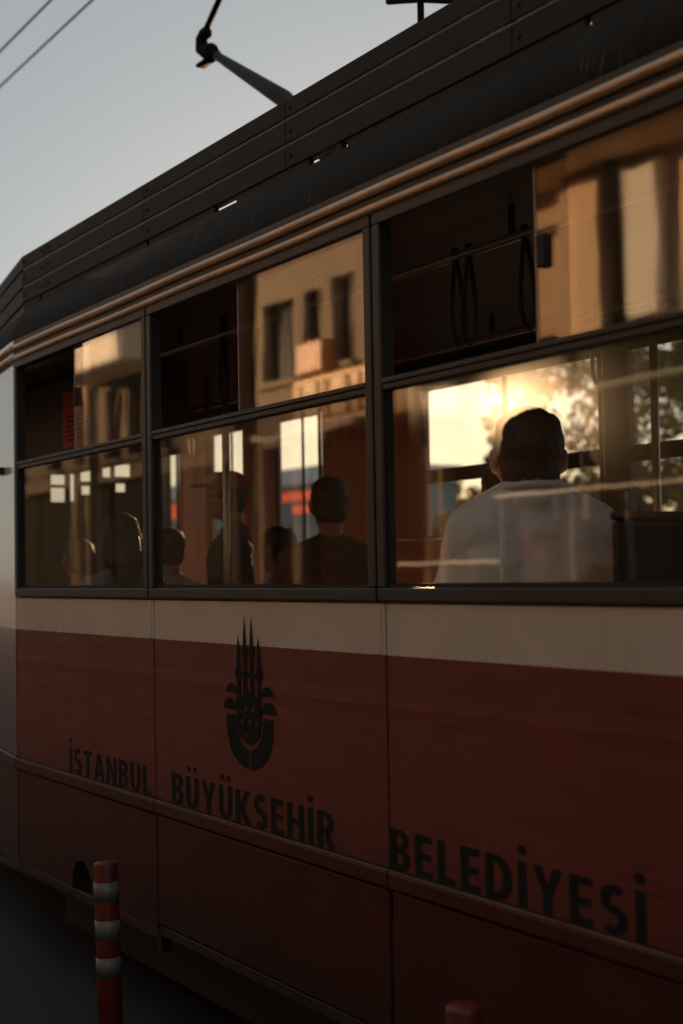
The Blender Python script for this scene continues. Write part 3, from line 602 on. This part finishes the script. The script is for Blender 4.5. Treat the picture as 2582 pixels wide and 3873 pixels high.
def word(txt, x0, x1, z0, cap, nm):
    x = 0.0; glyphs = []
    for ch in txt:
        base = {'\u0130': 'I', '\u00dc': 'U'}.get(ch, ch); w, sp = GL[base]
        sp = [list(q) for q in sp]
        if ch == '\u0130': sp.append(_dot(w / 2))
        if ch == '\u00dc': sp += [_dot(w / 2 - 0.15, 0.10), _dot(w / 2 + 0.15, 0.10)]
        glyphs.append([[(x + px, pz) for px, pz in q] for q in sp]); x += w + 0.15
    tot = x - 0.15; k_ = (x1 - x0) / tot
    mes = [fill2d('g', [[(x0 + px * k_, z0 + pz * cap) for px, pz in q] for q in gl_]) for gl_ in glyphs]
    vs, fs = [], []
    for me in mes:
        b = len(vs); vs += [(v.co.x, -0.0012, v.co.y) for v in me.vertices]; fs += [tuple(b + q for q in p.vertices) for p in me.polygons]
    m = MB(); m.v = vs; m.f = fs; return m.build(nm, 'print_black', tram)
word('\u0130STANBUL', -0.832, -0.028, 0.8445, 0.104, 'lettering')
word('B\u00dcY\u00dcKSEH\u0130R', 0.146, 1.234, 0.8445, 0.106, 'lettering')
word('BELED\u0130YES\u0130', 1.514, 2.475, 0.8445, 0.108, 'lettering')

# ------------------------------------------------------------------ overhead wires
for (x0, y0, x1, y1, lab) in ((-4.49, 1.305, -5.62, 1.315, 'thin dark overhead wire nearest the upper corner of the sky'), (-4.35, 1.55, -6.36, 1.56, 'thin dark overhead wire lower and closer to the pantograph')):
    pts = [(x, y0 + (y1 - y0) * (x - x0) / (x1 - x0) * 0.3, 5.6 + 0.00006 * (x + 5) ** 2) for x in np.linspace(-80, 40, 60)]
    tag(MB().tube(pts, 0.0085, 8).build('overhead_wire', 'wire', None, 0, True), lab, 'wire', 'overhead tram wires')

# ------------------------------------------------------------------ marker posts beside the track
def marker(loc, lean, label):
    o = empty('marker_post', loc, label, 'marker post', 'red marker posts beside the track', world_parts=False)
    o.rotation_euler = lean; r = 0.0375
    def cyl(z0, z1, r0, nm, mt, rnd_top=False):
        pts = [(0, 0, z0), (0, 0, z1)]; rad = [r0, r0]
        if rnd_top: pts = [(0, 0, z0), (0, 0, z1 - 0.010), (0, 0, z1 - 0.003), (0, 0, z1), (0, 0, z1)]; rad = [r0, r0, r0 * 0.96, r0 * 0.86, 0.001]
        return MB().tube(pts, rad, 28).build(nm, mt, o, 0.0, True)
    p = cyl(0.02, 0.75, r, 'post', 'post_red', True)
    p.data.shade_auto_smooth(angle=R_(35)) if hasattr(p.data, 'shade_auto_smooth') else None
    for z0, z1 in ((0.632, 0.690), (0.517, 0.575), (0.405, 0.463)):
        bnd = cyl(z0 - 0.0, z1, r + 0.0012, 'reflective_band', 'post_band')
    MB().tube([(0, 0, 0.003), (0, 0, 0.02), (0, 0, 0.045)], [0.10, 0.095, 0.045], 24).build('base', 'rubber', o)
    return o
marker((0.56, -0.40, 0.0), (0.0, -0.055, 0.0), 'red marker post with silver bands in front of the lettered tram side')
marker((2.334, -0.372, 0.0), (0.0, 0.0, 0.0), 'marker post of which only the red top shows at the lower edge')

# ------------------------------------------------------------------ people
def remesh(mb, vox, it=4, fn=None):
    me = mb.mesh('tmp', None); ob = bpy.data.objects.new('tmp', me); COL.objects.link(ob)
    m = ob.modifiers.new('r', 'REMESH'); m.mode = 'VOXEL'; m.voxel_size = vox
    s_ = ob.modifiers.new('s', 'SMOOTH'); s_.iterations = it; s_.factor = 0.5
    out = bpy.data.meshes.new_from_object(ob.evaluated_get(bpy.context.evaluated_depsgraph_get()))
    bpy.data.objects.remove(ob); bpy.data.meshes.remove(me)
    if fn:
        nr = [v.normal.copy() for v in out.vertices]
        for v, n_ in zip(out.vertices, nr): v.co += n_ * fn(v.co, n_)
    out.shade_smooth(); return out
def hand(m, wrist, d, side, curl=0.6, s=1.0):
    d = Vector(d).normalized(); sx = Vector(side).normalized(); sx = (sx - d * sx.dot(d)).normalized(); nrm = d.cross(sx)
    w = Vector(wrist); pal = w + d * 0.055 * s
    m.tube([w, w + d * 0.03 * s, w + d * 0.09 * s], [0.027 * s, 0.034 * s, 0.033 * s], 10)
    for k_, (off, ln) in enumerate(((-0.030, 0.068), (-0.010, 0.078), (0.010, 0.074), (0.029, 0.060))):
        p = w + d * 0.085 * s + sx * off * s; a = 0.0; seg = [p]
        for _ in range(3): a += curl; p = p + (d * math.cos(a) + nrm * math.sin(a)) * ln * s / 3; seg.append(p)
        m.tube(seg, [0.0105 * s, 0.010 * s, 0.0095 * s, 0.008 * s], 8)
    p = w + d * 0.03 * s - sx * 0.028 * s
    m.tube([p, p + (d * 0.6 - sx * 0.7 + nrm * 0.2) * 0.035 * s, p + (d * 1.2 - sx * 0.8 + nrm * 0.7) * 0.045 * s], [0.013 * s, 0.011 * s, 0.009 * s], 8)
def person(loc, rz, label, sitting=True, s=1.0, shirt='grey_cotton', trousers='trouser', hair='hair_dark', style='short', raise_arm=False, group=None, vox=0.011, head_turn=0.0, long_sleeve=False, fold=False, female=False, cap=False, lean=0.0, hd=0.745, nk=0.060, shw=None):
    o = empty('person', loc, label, 'person', group, world_parts=False, rz=rz)
    o.scale = (s, s, s)
    hz = 0.47 if sitting else 0.90
    sw = shw or (0.165 if female else 0.19)
    hip = Vector((0, 0, hz)); waist = Vector((0, 0.01 + lean * .3, hz + 0.20)); chest = Vector((0, 0.02 + lean * .7, hz + 0.38)); sh = Vector((0, lean, hz + 0.525)); neck = Vector((0, 0.005 + lean, hz + 0.57))
    hc = Vector((0, 0.035 + lean * 1.15, hz + hd)); HR = Matrix.Rotation(head_turn, 3, 'Z')
    H = lambda x, y, z: tuple(hc + HR @ Vector((x, y, z)))
    body, top, low, hr = MB(), MB(), MB(), MB()
    def torso(m, k_):
        m.tube([hip + Vector((0, 0, -0.06)), hip + Vector((0, 0, 0.04)), waist, chest, sh + Vector((0, 0, -0.03))], [0.10 + k_, 0.12 + k_, 0.11 + k_, 0.12 + k_, 0.085 + k_], 16)
        m.ball(neck + Vector((0, -0.012, -0.012)), (0.074 + k_, 0.072 + k_, 0.036 + k_)); m.ball(sh + Vector((0, -0.01, -0.06)), (0.12 + k_, 0.085 + k_, 0.08 + k_))
        for sx in (-1, 1):
            m.ball(hip + Vector((sx * 0.075, 0, 0)), (0.105 + k_, 0.115 + k_, 0.11 + k_)); m.ball(waist + Vector((sx * 0.06, 0, 0)), (0.095 + k_, 0.105 + k_, 0.16 + k_))
            m.ball(chest + Vector((sx * 0.085, 0, 0)), (0.105 + k_, 0.115 + k_, 0.17 + k_)); m.ball(sh + Vector((sx * 0.10, 0, -0.045)), (0.10 + k_, 0.085 + k_, 0.075 + k_))
            m.limb(neck + Vector((sx * 0.02, -0.01, 0.0)), sh + Vector((sx * sw, 0, -0.035)), 0.048 + k_, 0.056 + k_)
            if female: m.ball(chest + Vector((sx * 0.075, 0.095, 0.02)), 0.06 + k_)
    arms = []
    for sx in (-1, 1):
        S = sh + Vector((sx * sw, 0, -0.04))
        if raise_arm and sx == 1:
            El = S + Vector((0.10, 0.14, 0.19)); W = S + Vector((0.02, 0.24, 0.42))
        elif sitting:
            El = S + Vector((sx * 0.075, 0.07, -0.275)); W = Vector((sx * 0.12, 0.33, hz + 0.13))
        else:
            El = S + Vector((sx * 0.06, -0.01, -0.29)); W = S + Vector((sx * 0.07, 0.05, -0.54))
        arms.append((sx, S, El, W))
    torso(body, 0.0); torso(top, 0.013)
    for sx, S, El, W in arms:
        body.limb(S, El, 0.050, 0.040); body.limb(El, W, 0.040, 0.027)
        hand(body, W, (W - El), Vector((0, 0, 1)) if sitting else Vector((0, 1, 0)), 0.55)
        Mx = El if long_sleeve else S.lerp(El, 0.72)
        top.tube([S, Mx], [0.068, 0.060 if not long_sleeve else 0.054], 14); top.ball(S, 0.068); 
        if long_sleeve: top.limb(El, El.lerp(W, 0.92), 0.054, 0.036)
    # legs
    for sx in (-1, 1):
        h0 = hip + Vector((sx * 0.09, 0, -0.02))
        if sitting: kn_, an = Vector((sx * 0.11, 0.44, hz + 0.02)), Vector((sx * 0.11, 0.42, 0.075))
        else: kn_, an = Vector((sx * 0.095, 0.02, 0.49)), Vector((sx * 0.10, 0.0, 0.075))
        body.limb(h0, kn_, 0.085, 0.055); body.limb(kn_, an, 0.055, 0.036); body.limb(an + Vector((0, -0.02, -0.03)), an + Vector((0, 0.13, -0.045)), 0.04, 0.028)
        low.limb(h0, kn_, 0.10, 0.070); low.limb(kn_, an + Vector((0, 0, 0.02)), 0.070, 0.052)
        sm = MB(); sm.limb(an + Vector((0, -0.03, -0.035)), an + Vector((0, 0.14, -0.045)), 0.045, 0.034)
        put('shoe', remesh(sm, 0.012, 2), o).data.materials.append(MATS['shoe'])
    low.ball(hip + Vector((0, 0, -0.01)), (0.19, 0.135, 0.125))
    # neck and head with a face
    body.limb(neck + Vector((0, -0.005, -0.04)), hc + HR @ Vector((0, -0.03, -0.06)), nk, nk - 0.004)
    body.ball(H(0, -0.012, 0.030), (0.076, 0.096, 0.092)); body.ball(H(0, 0.018, -0.045), (0.060, 0.072, 0.075)); body.ball(H(0, 0.060, -0.092), (0.034, 0.028, 0.026))
    body.limb(H(0, 0.086, 0.012), H(0, 0.106, -0.025), 0.010, 0.014)
    for sx in (-1, 1):
        body.ball(H(sx * 0.030, 0.074, 0.030), (0.022, 0.014, 0.010)); body.ball(H(sx * 0.036, 0.062, -0.025), (0.022, 0.02, 0.022))
        body.ball(H(sx * 0.087, -0.010, 0.000), (0.012, 0.020, 0.034)); body.ball(H(sx * 0.068, 0.0, -0.030), (0.011, 0.016, 0.020))
    bo = put('body', remesh(body, vox * 0.85, 3), o); bo.data.materials.append(MATS['skin'])
    for sx in (-1, 1): MB().ball(H(sx * 0.030, 0.079, 0.012), 0.0115).build('eye', 'eye', o, 0, True)
    MB().ball(H(0, 0.083, -0.060), (0.024, 0.008, 0.007)).build('mouth', 'lip', o, 0, True)
    def foldf(c, n_):
        a = 0.0
        if fold:
            w_ = mnoise.noise(Vector((c.x * 5, c.y * 5, c.z * 5)))
            a = 0.0095 * math.sin(52 * (c.z - 0.75 * abs(c.x) + 0.3 * c.y) + 3.0 * w_) * max(0, 1 - abs(c.z - hz - 0.24) / 0.24) * min(1, 0.25 + abs(c.x) / 0.14) + 0.005 * math.sin(34 * c.x + 16 * c.z + 4 * w_) * max(0, 1 - abs(c.z - hz - 0.32) / 0.28)
        return a
    put('shirt', remesh(top, vox, 3, foldf), o).data.materials.append(MATS[shirt])
    if fold:
        ring = [neck + Vector((0.088 * math.cos(q), -0.004 + 0.082 * math.sin(q), 0.016 - 0.012 * math.sin(q))) for q in np.linspace(0, 2 * math.pi, 29)]
        MB().tube(ring, 0.0085, 8, False).build('collar', shirt, o, 0, True)
    put('trousers', remesh(low, vox * 1.2, 3), o).data.materials.append(MATS[trousers])
    # hair
    rng = random.Random(hash(label) % 1000)
    hr.ball(H(0, -0.022, 0.038), (0.0875, 0.100, 0.0935), None, 20, 14); hr.ball(H(0, -0.046, -0.020), (0.076, 0.060, 0.080), None, 20, 14); hr.ball(H(0, 0.0, 0.075), (0.072, 0.088, 0.062), None, 20, 14)
    for sx in (-1, 1): hr.ball(H(sx * 0.046, -0.015, 0.078), (0.034, 0.065, 0.040), None, 16, 10)
    if style == 'long':
        hr.tube([H(0, -0.06, 0.0), H(0, -0.085, -0.12), H(0, -0.09, -0.26)], [0.08, 0.085, 0.05], 14)
        for sx in (-1, 1): hr.tube([H(sx * 0.07, -0.01, 0.05), H(sx * 0.092, -0.015, -0.06), H(sx * 0.085, -0.03, -0.22)], [0.03, 0.034, 0.022], 10)
    if style == 'bun': hr.ball(H(0, -0.115, 0.055), 0.05)
    fuzz = lambda c, n_: 0.0030 * mnoise.noise(Vector((c.x * 75, c.y * 75, c.z * 40))) + 0.0022 * mnoise.noise(Vector((c.x * 170, c.y * 170, c.z * 90)))
    put('hair', remesh(hr, 0.0065 if fold else 0.009, 2, fuzz), o).data.materials.append(MATS[hair])
    if cap:
        cm = MB(); cm.ball(H(0, -0.012, 0.075), (0.097, 0.112, 0.075)); put('cap_crown', remesh(cm, 0.011, 2), o).data.materials.append(MATS['cap_red'])
        cm = MB(); cm.ball(H(0, 0.05, 0.095), (0.062, 0.075, 0.05)); put('cap_front', remesh(cm, 0.011, 2), o).data.materials.append(MATS['cap_white'])
        cm = MB(); cm.ball(H(0, 0.125, 0.068), (0.075, 0.085, 0.010)); put('cap_peak', remesh(cm, 0.009, 1), o).data.materials.append(MATS['cap_red'])
    return o
def facing(dx, dy): return math.atan2(-dx, dy)     # +y local turned to (dx,dy)
# the man in the white shirt, back to us; root chosen so that his head centre is at (1.70, 0.35, 1.97)
def seated_at(hx, hy, hzc, dx, dy, s=1.0, **kw):
    rz = facing(dx, dy); lean = kw.get('lean', 0.0); off = Matrix.Rotation(rz, 3, 'Z') @ Vector((0, (0.035 + lean * 1.15) * s, 0)); hz = 0.47 if kw.get('sitting', True) else 0.90
    return person((hx - off.x, hy - off.y, hzc - (hz + kw.get('hd', 0.745)) * s), rz, s=s, **kw)
seated_at(1.690, 0.355, 1.925, -0.90, 0.44, 1.09, label='man in a white T-shirt with his back to us, seen through the window', shirt='white_cotton', hair='hair_brown', vox=0.009, fold=True, head_turn=-0.12, lean=0.03, hd=0.662, nk=0.077, shw=0.152)
seated_at(-0.225, 1.735, 1.985, -1.0, 0.1, 0.78, label='passenger whose dark head shows beside the ear of the white-shirted man', shirt='dark_cotton', hair='hair_brown', vox=0.013)
seated_at(-1.36, 1.00, 2.00, -0.5, -0.85, 0.88, label='standing passenger in a dark jacket with a red and white cap', sitting=False, shirt='dark_cotton', long_sleeve=True, cap=True, vox=0.013)
seated_at(-0.70, 1.17, 1.93, -0.95, 0.3, 0.98, label='passenger with short brown hair in front of the brown wall panel', shirt='brown_cotton', hair='hair_brown', vox=0.013)
seated_at(-1.10, 1.13, 1.74, -0.9, -0.3, 0.86, label='small passenger in a blue shirt sitting low at the middle window', shirt='blue_cotton', vox=0.013)
seated_at(-1.28, 0.42, 1.80, -1.0, 0.1, 0.90, label='woman with long dark hair in a grey top at the middle window', shirt='grey_cotton', style='long', female=True, vox=0.013)
seated_at(-1.98, 0.98, 1.76, -1.0, 0.05, 0.90, label='woman in a beige top behind the dark-haired woman in grey', shirt='beige_cotton', style='bun', female=True, vox=0.013)
seated_at(-2.52, 0.70, 1.72, -1.0, 0.0, 0.92, label='dark-haired passenger in a blue top behind the window nearest the tram front', shirt='lilac_cotton', vox=0.013)
seated_at(-3.05, 1.25, 1.74, 0.4, -0.9, 0.92, label='passenger with bare orange-lit arms behind the window nearest the tram front', shirt='dark_cotton', style='long', female=True, vox=0.013)

# ------------------------------------------------------------------ trees
def leaves_mesh(name, centers, n, size, mat, rng):
    cs = np.array([c[:3] for c in centers]); rs = np.array([c[3] for c in centers]); w = rs ** 2; w /= w.sum()
    r = np.random.RandomState(rng); idx = r.choice(len(cs), n, p=w)
    d = r.normal(size=(n, 3)); d /= np.linalg.norm(d, axis=1)[:, None]; rad = r.rand(n) ** 0.45
    P = cs[idx] + d * (rs[idx] * rad)[:, None] * np.array([1, 1, 0.8])
    a = r.normal(size=(n, 3)); a /= np.linalg.norm(a, axis=1)[:, None]; b = np.cross(a, r.normal(size=(n, 3))); b /= np.linalg.norm(b, axis=1)[:, None]
    sz = size * (0.6 + 0.8 * r.rand(n))[:, None]; c = np.cross(a, b) * 0.18
    V = np.stack([P - a*sz, P + b*sz*0.42 + c*sz, P + a*sz, P - b*sz*0.42 + c*sz], 1).reshape(-1, 3)
    me = bpy.data.meshes.new(name); F = np.arange(4 * n).reshape(-1, 4)
    me.from_pydata(V.tolist(), [], F.tolist()); me.materials.append(MATS[mat]); return me
def tree(name, label, loc, h, crown, nleaf, size, seed, group, mat='leaf', clumps=26, trunk=0.16, cat='tree'):
    rng = random.Random(seed); o = empty(name, loc, label, cat, group, world_parts=False)
    cz, rx, rz = crown; m = MB()
    m.tube([(0, 0, -0.1), (0.05, 0.02, h * 0.25), (-0.03, 0.06, h * 0.5), (0.02, 0, h * 0.85)], [trunk * 1.25, trunk, trunk * 0.75, trunk * 0.2], 10)
    cl = []
    for k_ in range(clumps):
        th = rng.uniform(0, 2 * math.pi); u = rng.uniform(-1, 1); rr = rng.uniform(0.35, 1.0) ** 0.6
        p = (rx * rr * math.sqrt(1 - u*u) * math.cos(th), rx * rr * math.sqrt(1 - u*u) * math.sin(th), cz + rz * rr * u)
        cl.append((*p, rng.uniform(0.22, 0.42) * rx))
        if k_ % 2 == 0:
            z0 = max(h * 0.25, min(p[2] - 0.3 * rx, h * 0.8)); m.tube([(0, 0, z0), (p[0]*0.45, p[1]*0.45, (z0 + p[2]) / 2 + 0.1), p], [trunk * 0.42, trunk * 0.28, trunk * 0.08], 6)
    m.build('trunk', 'bark', o, 0, True)
    put('crown', leaves_mesh('crown', cl, nleaf, size, mat, seed), o); return o
G1 = 'trees beyond the tram'
tree('tree', 'large leafy tree beyond the tram, to the right of the white-shirted man', (-20.6, 21.0, 0.13), 9.0, (6.6, 3.3, 3.2), 4800, 0.14, 1, G1, 'leaf_warm', 28)
tree('tree', 'large leafy tree beyond the tram at the right edge of the picture', (-14.8, 19.5, 0.13), 8.5, (5.6, 3.4, 3.4), 5200, 0.15, 2, G1, 'leaf', 30)
tree('tree', 'slim young tree standing against the bright sunset sky', (-36.2, 30.5, 0.13), 9.5, (7.4, 1.25, 2.4), 1700, 0.17, 3, G1, 'leaf_warm', 14, 0.12)
tree('tree', 'leafy tree beyond the tram hidden mostly by the window frame', (-9.3, 18.0, 0.13), 8.0, (5.2, 3.0, 3.0), 4200, 0.15, 4, G1, 'leaf', 28)
for k_, (x, y, r) in enumerate(((-26.8, 20.5, 1.7), (-24.2, 20.0, 1.5), (-21.5, 18.8, 1.6), (-18.6, 18.2, 1.5), (-16.2, 17.6, 1.6), (-13.6, 17.2, 1.5))):
    tree('shrub', ('rounded shrub low behind the tram, %s in the row from the open sky' % ('first', 'second', 'third', 'fourth', 'fifth', 'sixth')[k_]), (x, y, 0.13), 2.2, (1.9, r, 1.5), 1500, 0.12, 20 + k_, 'shrubs beyond the tram', 'leaf_warm', 12, 0.06, 'shrub')
for k_, x in enumerate((-101, -93, -86, -78.5, -71, -63)):
    tree('tree', 'distant tree on the skyline, %s from the shop pavilion' % ('first', 'second', 'third', 'fourth', 'fifth', 'sixth')[k_], (x, 62 + (k_ % 2) * 4, 0.0), 8.2, (5.6, 4.4, 3.0 + 0.4 * (k_ % 3)), 2200, 0.32, 40 + k_, 'distant trees on the skyline', 'leaf_warm', 18, 0.2)

# ------------------------------------------------------------------ distant pavilion seen through the middle window
pv = empty('shop_pavilion', (-57, 32, 0), 'low teal shop pavilion with pale fascia and red lit signs far beyond', 'building')
MB().box(-82, -47, 30.3, 36, 0.1, 5.7).build('wall', 'teal_wall', pv)
MB().box(-82.3, -46.8, 29.9, 36.3, 5.702, 6.45).build('fascia', 'pale_fascia', pv)
for k_ in range(14):
    x = -81 + k_ * 2.45
    wq = MB().box(x, x + 2.1, 30.22, 30.28, 0.5, 3.9).build('window', 'pale_wall' if k_ % 3 == 0 else 'dark_glass', pv)
rng = random.Random(9)
for z, hgt in ((5.02, 0.42), (4.42, 0.36)):
    x = -52.6 if z > 4.8 else -51.6
    while x < (-48.2 if z > 4.8 else -49.4):
        w = rng.uniform(0.18, 0.30); MB().box(x, x + w, 30.15, 30.28, z, z + hgt * rng.uniform(0.8, 1.0)).build('sign_tube', 'neon_red', pv); x += w + 0.30
MB().tube([(-64.2, 30.26, 6.0 - 0.9), (-64.2, 30.12, 6.0 - 0.9)], 0.45, 14).build('round_sign', 'neon_red', pv)
MB().tube([(-53.5, 30.26, 4.5), (-53.5, 30.12, 4.5)], 0.25, 14).build('round_sign', 'neon_red', pv)
lp = empty('lamp_post', (-50.9, 28.5, 0), 'pale lamp post standing before the distant teal pavilion', 'lamp post')
MB().tube([(-50.9, 28.5, 0.1), (-50.9, 28.5, 5.9)], [0.11, 0.07], 10).build('pole', 'tube_white', lp)
MB().tube([(-50.9, 28.5, 5.85), (-50.9, 28.1, 6.0), (-50.9, 27.5, 6.0)], [0.05, 0.05, 0.09], 8).build('lamp_head', 'tube_white', lp)

# ------------------------------------------------------------------ buildings across the street (behind the camera, mirrored in the panes)
def facade(name, label, x0, x1, h, wall, openings, y=-8.0, depth=9.0, extra=None, eave=0.35):
    o = empty(name, ((x0 + x1) / 2, y - depth / 2, 0), label, 'building', 'buildings across the street')
    xs = sorted({x0, x1} | {q for w in openings for q in w[:2]}); zs = sorted({0.13, h} | {q for w in openings for q in w[2:4]})
    m = MB()
    for i in range(len(xs) - 1):
        col_ = None
        for j in range(len(zs) - 1):
            cxm, czm = (xs[i] + xs[i+1]) / 2, (zs[j] + zs[j+1]) / 2
            solid = not any(w[0] < cxm < w[1] and w[2] < czm < w[3] for w in openings)
            if solid and col_ is None: col_ = zs[j]
            if (not solid or j == len(zs) - 2) and col_ is not None:
                m.box(xs[i], xs[i+1], y - 0.25, y, col_, zs[j] if not solid else zs[j+1]); col_ = None
    m.build('wall', wall, o)
    MB().box(x0 + 0.01, x1 - 0.01, y - depth, y - 0.55, 0.13, h - 0.02).build('building_core', 'wall_dark', o)
    MB().box(x0 - 0.05, x1 + 0.05, y - depth, y + eave, h + 0.003, h + 0.3).build('cornice', wall, o, 0.03)
    for a, b, c, d in openings:
        f = bars(MB(), a + 0.003, b - 0.003, c + 0.003, d - 0.003, 0.06, y - 0.22, y - 0.16)
        f.box((a+b)/2 - 0.025, (a+b)/2 + 0.025, y - 0.21, y - 0.17, c + 0.063, d - 0.063)
        f = f.build('window', 'shutter', o); MB().box(a + 0.063, b - 0.063, y - 0.2, y - 0.19, c + 0.063, d - 0.063).build('pane', 'dark_glass' if c > 1 else 'shutter', f)
        if d - c < 2.2: MB().box(a - 0.08, b + 0.08, y - 0.02, y + 0.10, c - 0.09, c - 0.003).build('sill', wall, o)
    return o
# stone building
ops = [(-13.79, -12.88, 4.45, 5.62), (-12.63, -12.08, 4.50, 5.62), (-11.79, -11.28, 4.50, 5.70), (-10.7, -10.0, 4.50, 5.70)]
ops += [(a, b, 6.35, 7.7) for a, b, _, _ in ops] + [(-13.9, -13.0, 0.2, 3.5), (-12.8, -9.7, 0.2, 3.5)]
st = facade('stone_building', 'stone building with tall windows and yellow shop sign, mirrored in the middle window', -14.05, -9.5, 8.6, 'wall_stone', ops)
sg = MB().box(-12.62, -9.6, -7.98, -7.80, 3.63, 4.36).build('shop_sign', 'sign_yellow', st, 0.04)
x = -12.5
for w, hh in ((0.20, 0.5), (0.42, 0.52), (0.14, 0.52), (0.40, 0.52), (0.22, 0.52), (0.42, 0.52)):
    MB().box(x, x + w, -7.80, -7.74, 3.75, 3.75 + hh).build('relief_bar', 'sign_yellow', sg, 0.02)
    MB().box(x + w * 0.3, x + w * 0.7, -7.742, -7.735, 3.80, 3.80 + hh * 0.6).build('relief_shadow_gap', 'sign_letter', sg); x += w + 0.09
MB().box(-12.42, -11.65, -7.95, -7.75, 4.40, 4.82).build('hanging_sign', 'sign_orange', st, 0.02)
aw = MB(); rr = []
for x in np.linspace(-12.2, -9.6, 30):
    dz = 0.03 * math.sin(x * 5.0); rr.append([(x, -7.98, 3.60), (x, -6.9, 3.48 + dz), (x, -6.9, 3.40 + dz), (x, -7.98, 3.57)])
aw.ring_loft(rr).build('awning', 'awning_white', st)
# tan low building
ops = [(-9.0, -7.9, 4.2, 5.5), (-5.0, -4.4, 4.2, 5.5), (-9.3, -6.8, 0.2, 3.6), (-6.7, -4.2, 0.2, 3.6)]
tn = facade('tan_building', 'low tan building with pilasters and drainpipe, mirrored in the front window', -9.4, -4.1, 5.80, 'wall_tan', ops, eave=0.9)
MB().box(-6.92, -6.25, -7.99, -7.82, 4.03, 5.74).build('pilaster', 'wall_tan', tn, 0.02)
MB().box(-5.93, -5.40, -7.99, -7.86, 4.14, 5.72).build('pilaster', 'balcony_white', tn, 0.05)
MB().tube([(-6.03, -7.86, 0.2), (-6.03, -7.86, 5.78)], 0.075, 10).build('drainpipe', 'shutter', tn, 0, True)
MB().box(-7.50, -7.02, -7.98, -7.80, 3.7, 4.16).build('shutter_box', 'shutter', tn, 0.02)
MB().box(-9.38, -4.12, -7.995, -7.90, 3.45, 4.02).build('shop_fascia', 'shutter', tn, 0.01)
MB().box(-9.3, -7.02, -7.98, -7.93, 5.30, 5.40).build('string_course', 'wall_dark', tn)
# grey building with white bay
ops = [(-19.9, -19.2, 3.8, 5.1), (-18.9, -18.2, 3.8, 5.1), (-23.0, -22.2, 3.8, 5.1), (-25.2, -24.4, 3.8, 5.1), (-21.4, -20.8, 3.8, 5.1), (-17.6, -17.0, 3.8, 5.1)]
ops += [(a, b, 6.3, 7.7) for a, b, _, _ in ops] + [(-26.2, -21.6, 0.2, 3.4), (-21.3, -14.85, 0.2, 3.4)]
gr = facade('grey_building', 'grey building with a white balcony, mirrored in the window nearest the tram front', -26.5, -14.75, 8.4, 'wall_grey', ops)
MB().box(-14.80, -14.0, -9.2, -9.1, 0.13, 8.3).build('alley_shade_sheet', 'shutter', gr)  # dark sheet standing in for the shaded gap between the two buildings
MB().box(-20.4, -16.9, -7.99, -7.0, 5.22, 6.02).build('balcony', 'balcony_white', gr, 0.08)
MB().box(-20.6, -20.45, -7.99, -7.85, 0.13, 8.3).build('pilaster', 'wall_stone', gr)
# unseen brown building added behind the photographer to set light on the tram
ops = [(x, x + 1.0, z, z + 1.5) for x in np.arange(-3.2, 15, 2.1) for z in (4.4,)] + [(x, x + 2.6, 0.4, 3.3) for x in np.arange(-3.4, 13, 3.6)]
facade('added_brown_building', 'unseen long brown building added behind the camera to shape the light', -4.0, 16.0, 7.2, 'wall_brown', ops)
# white tube stall frame and red crate on the near pavement
sf = empty('stall_frame', (-1.6, -3.7, 0), 'white tube frame of a street stall, mirrored in the tram window', 'stall')
for x in (-3.85, -2.45, -1.77, -0.1):
    for y in (-3.5, -3.95): MB().tube([(x, y, 0.0), (x, y, 2.10 if x > -3 else 1.70)], 0.022, 8).build('upright', 'tube_white', sf, 0, True)
MB().box(-2.50, 0.0, -3.53, -3.47, 2.085, 2.125).build('top_rail', 'tube_white', sf, 0.008)
MB().box(-3.90, -2.45, -3.95, -3.47, 1.67, 1.71).build('shelf', 'tube_white', sf, 0.008)
MB().box(-2.43, -0.12, -3.95, -3.47, 1.53, 1.56).build('shelf', 'shutter', sf, 0.004)
m = MB(); m.tube([(-1.7, -3.45, 2.68), (0.6, -3.45, 2.72)], 0.024, 8); m.tube([(-1.65, -3.5, 2.12), (-1.65, -3.45, 2.68)], 0.018, 8); m.tube([(-0.15, -3.5, 2.12), (-0.15, -3.45, 2.71)], 0.018, 8)
m.build('awning_bar', 'tube_white', sf, 0, True)
cr = empty('crate', (-2.05, -3.7, 1.561), 'red crate on the dark shelf of the white tube stall', 'crate')
MB().box(-2.30, -1.81, -3.90, -3.52, 1.5615, 1.93).build('shell', 'crate_red', cr, 0.01)
MB().box(-2.15, -1.95, -3.521, -3.510, 1.82, 1.86).build('handle', 'shutter', cr, 0.003)
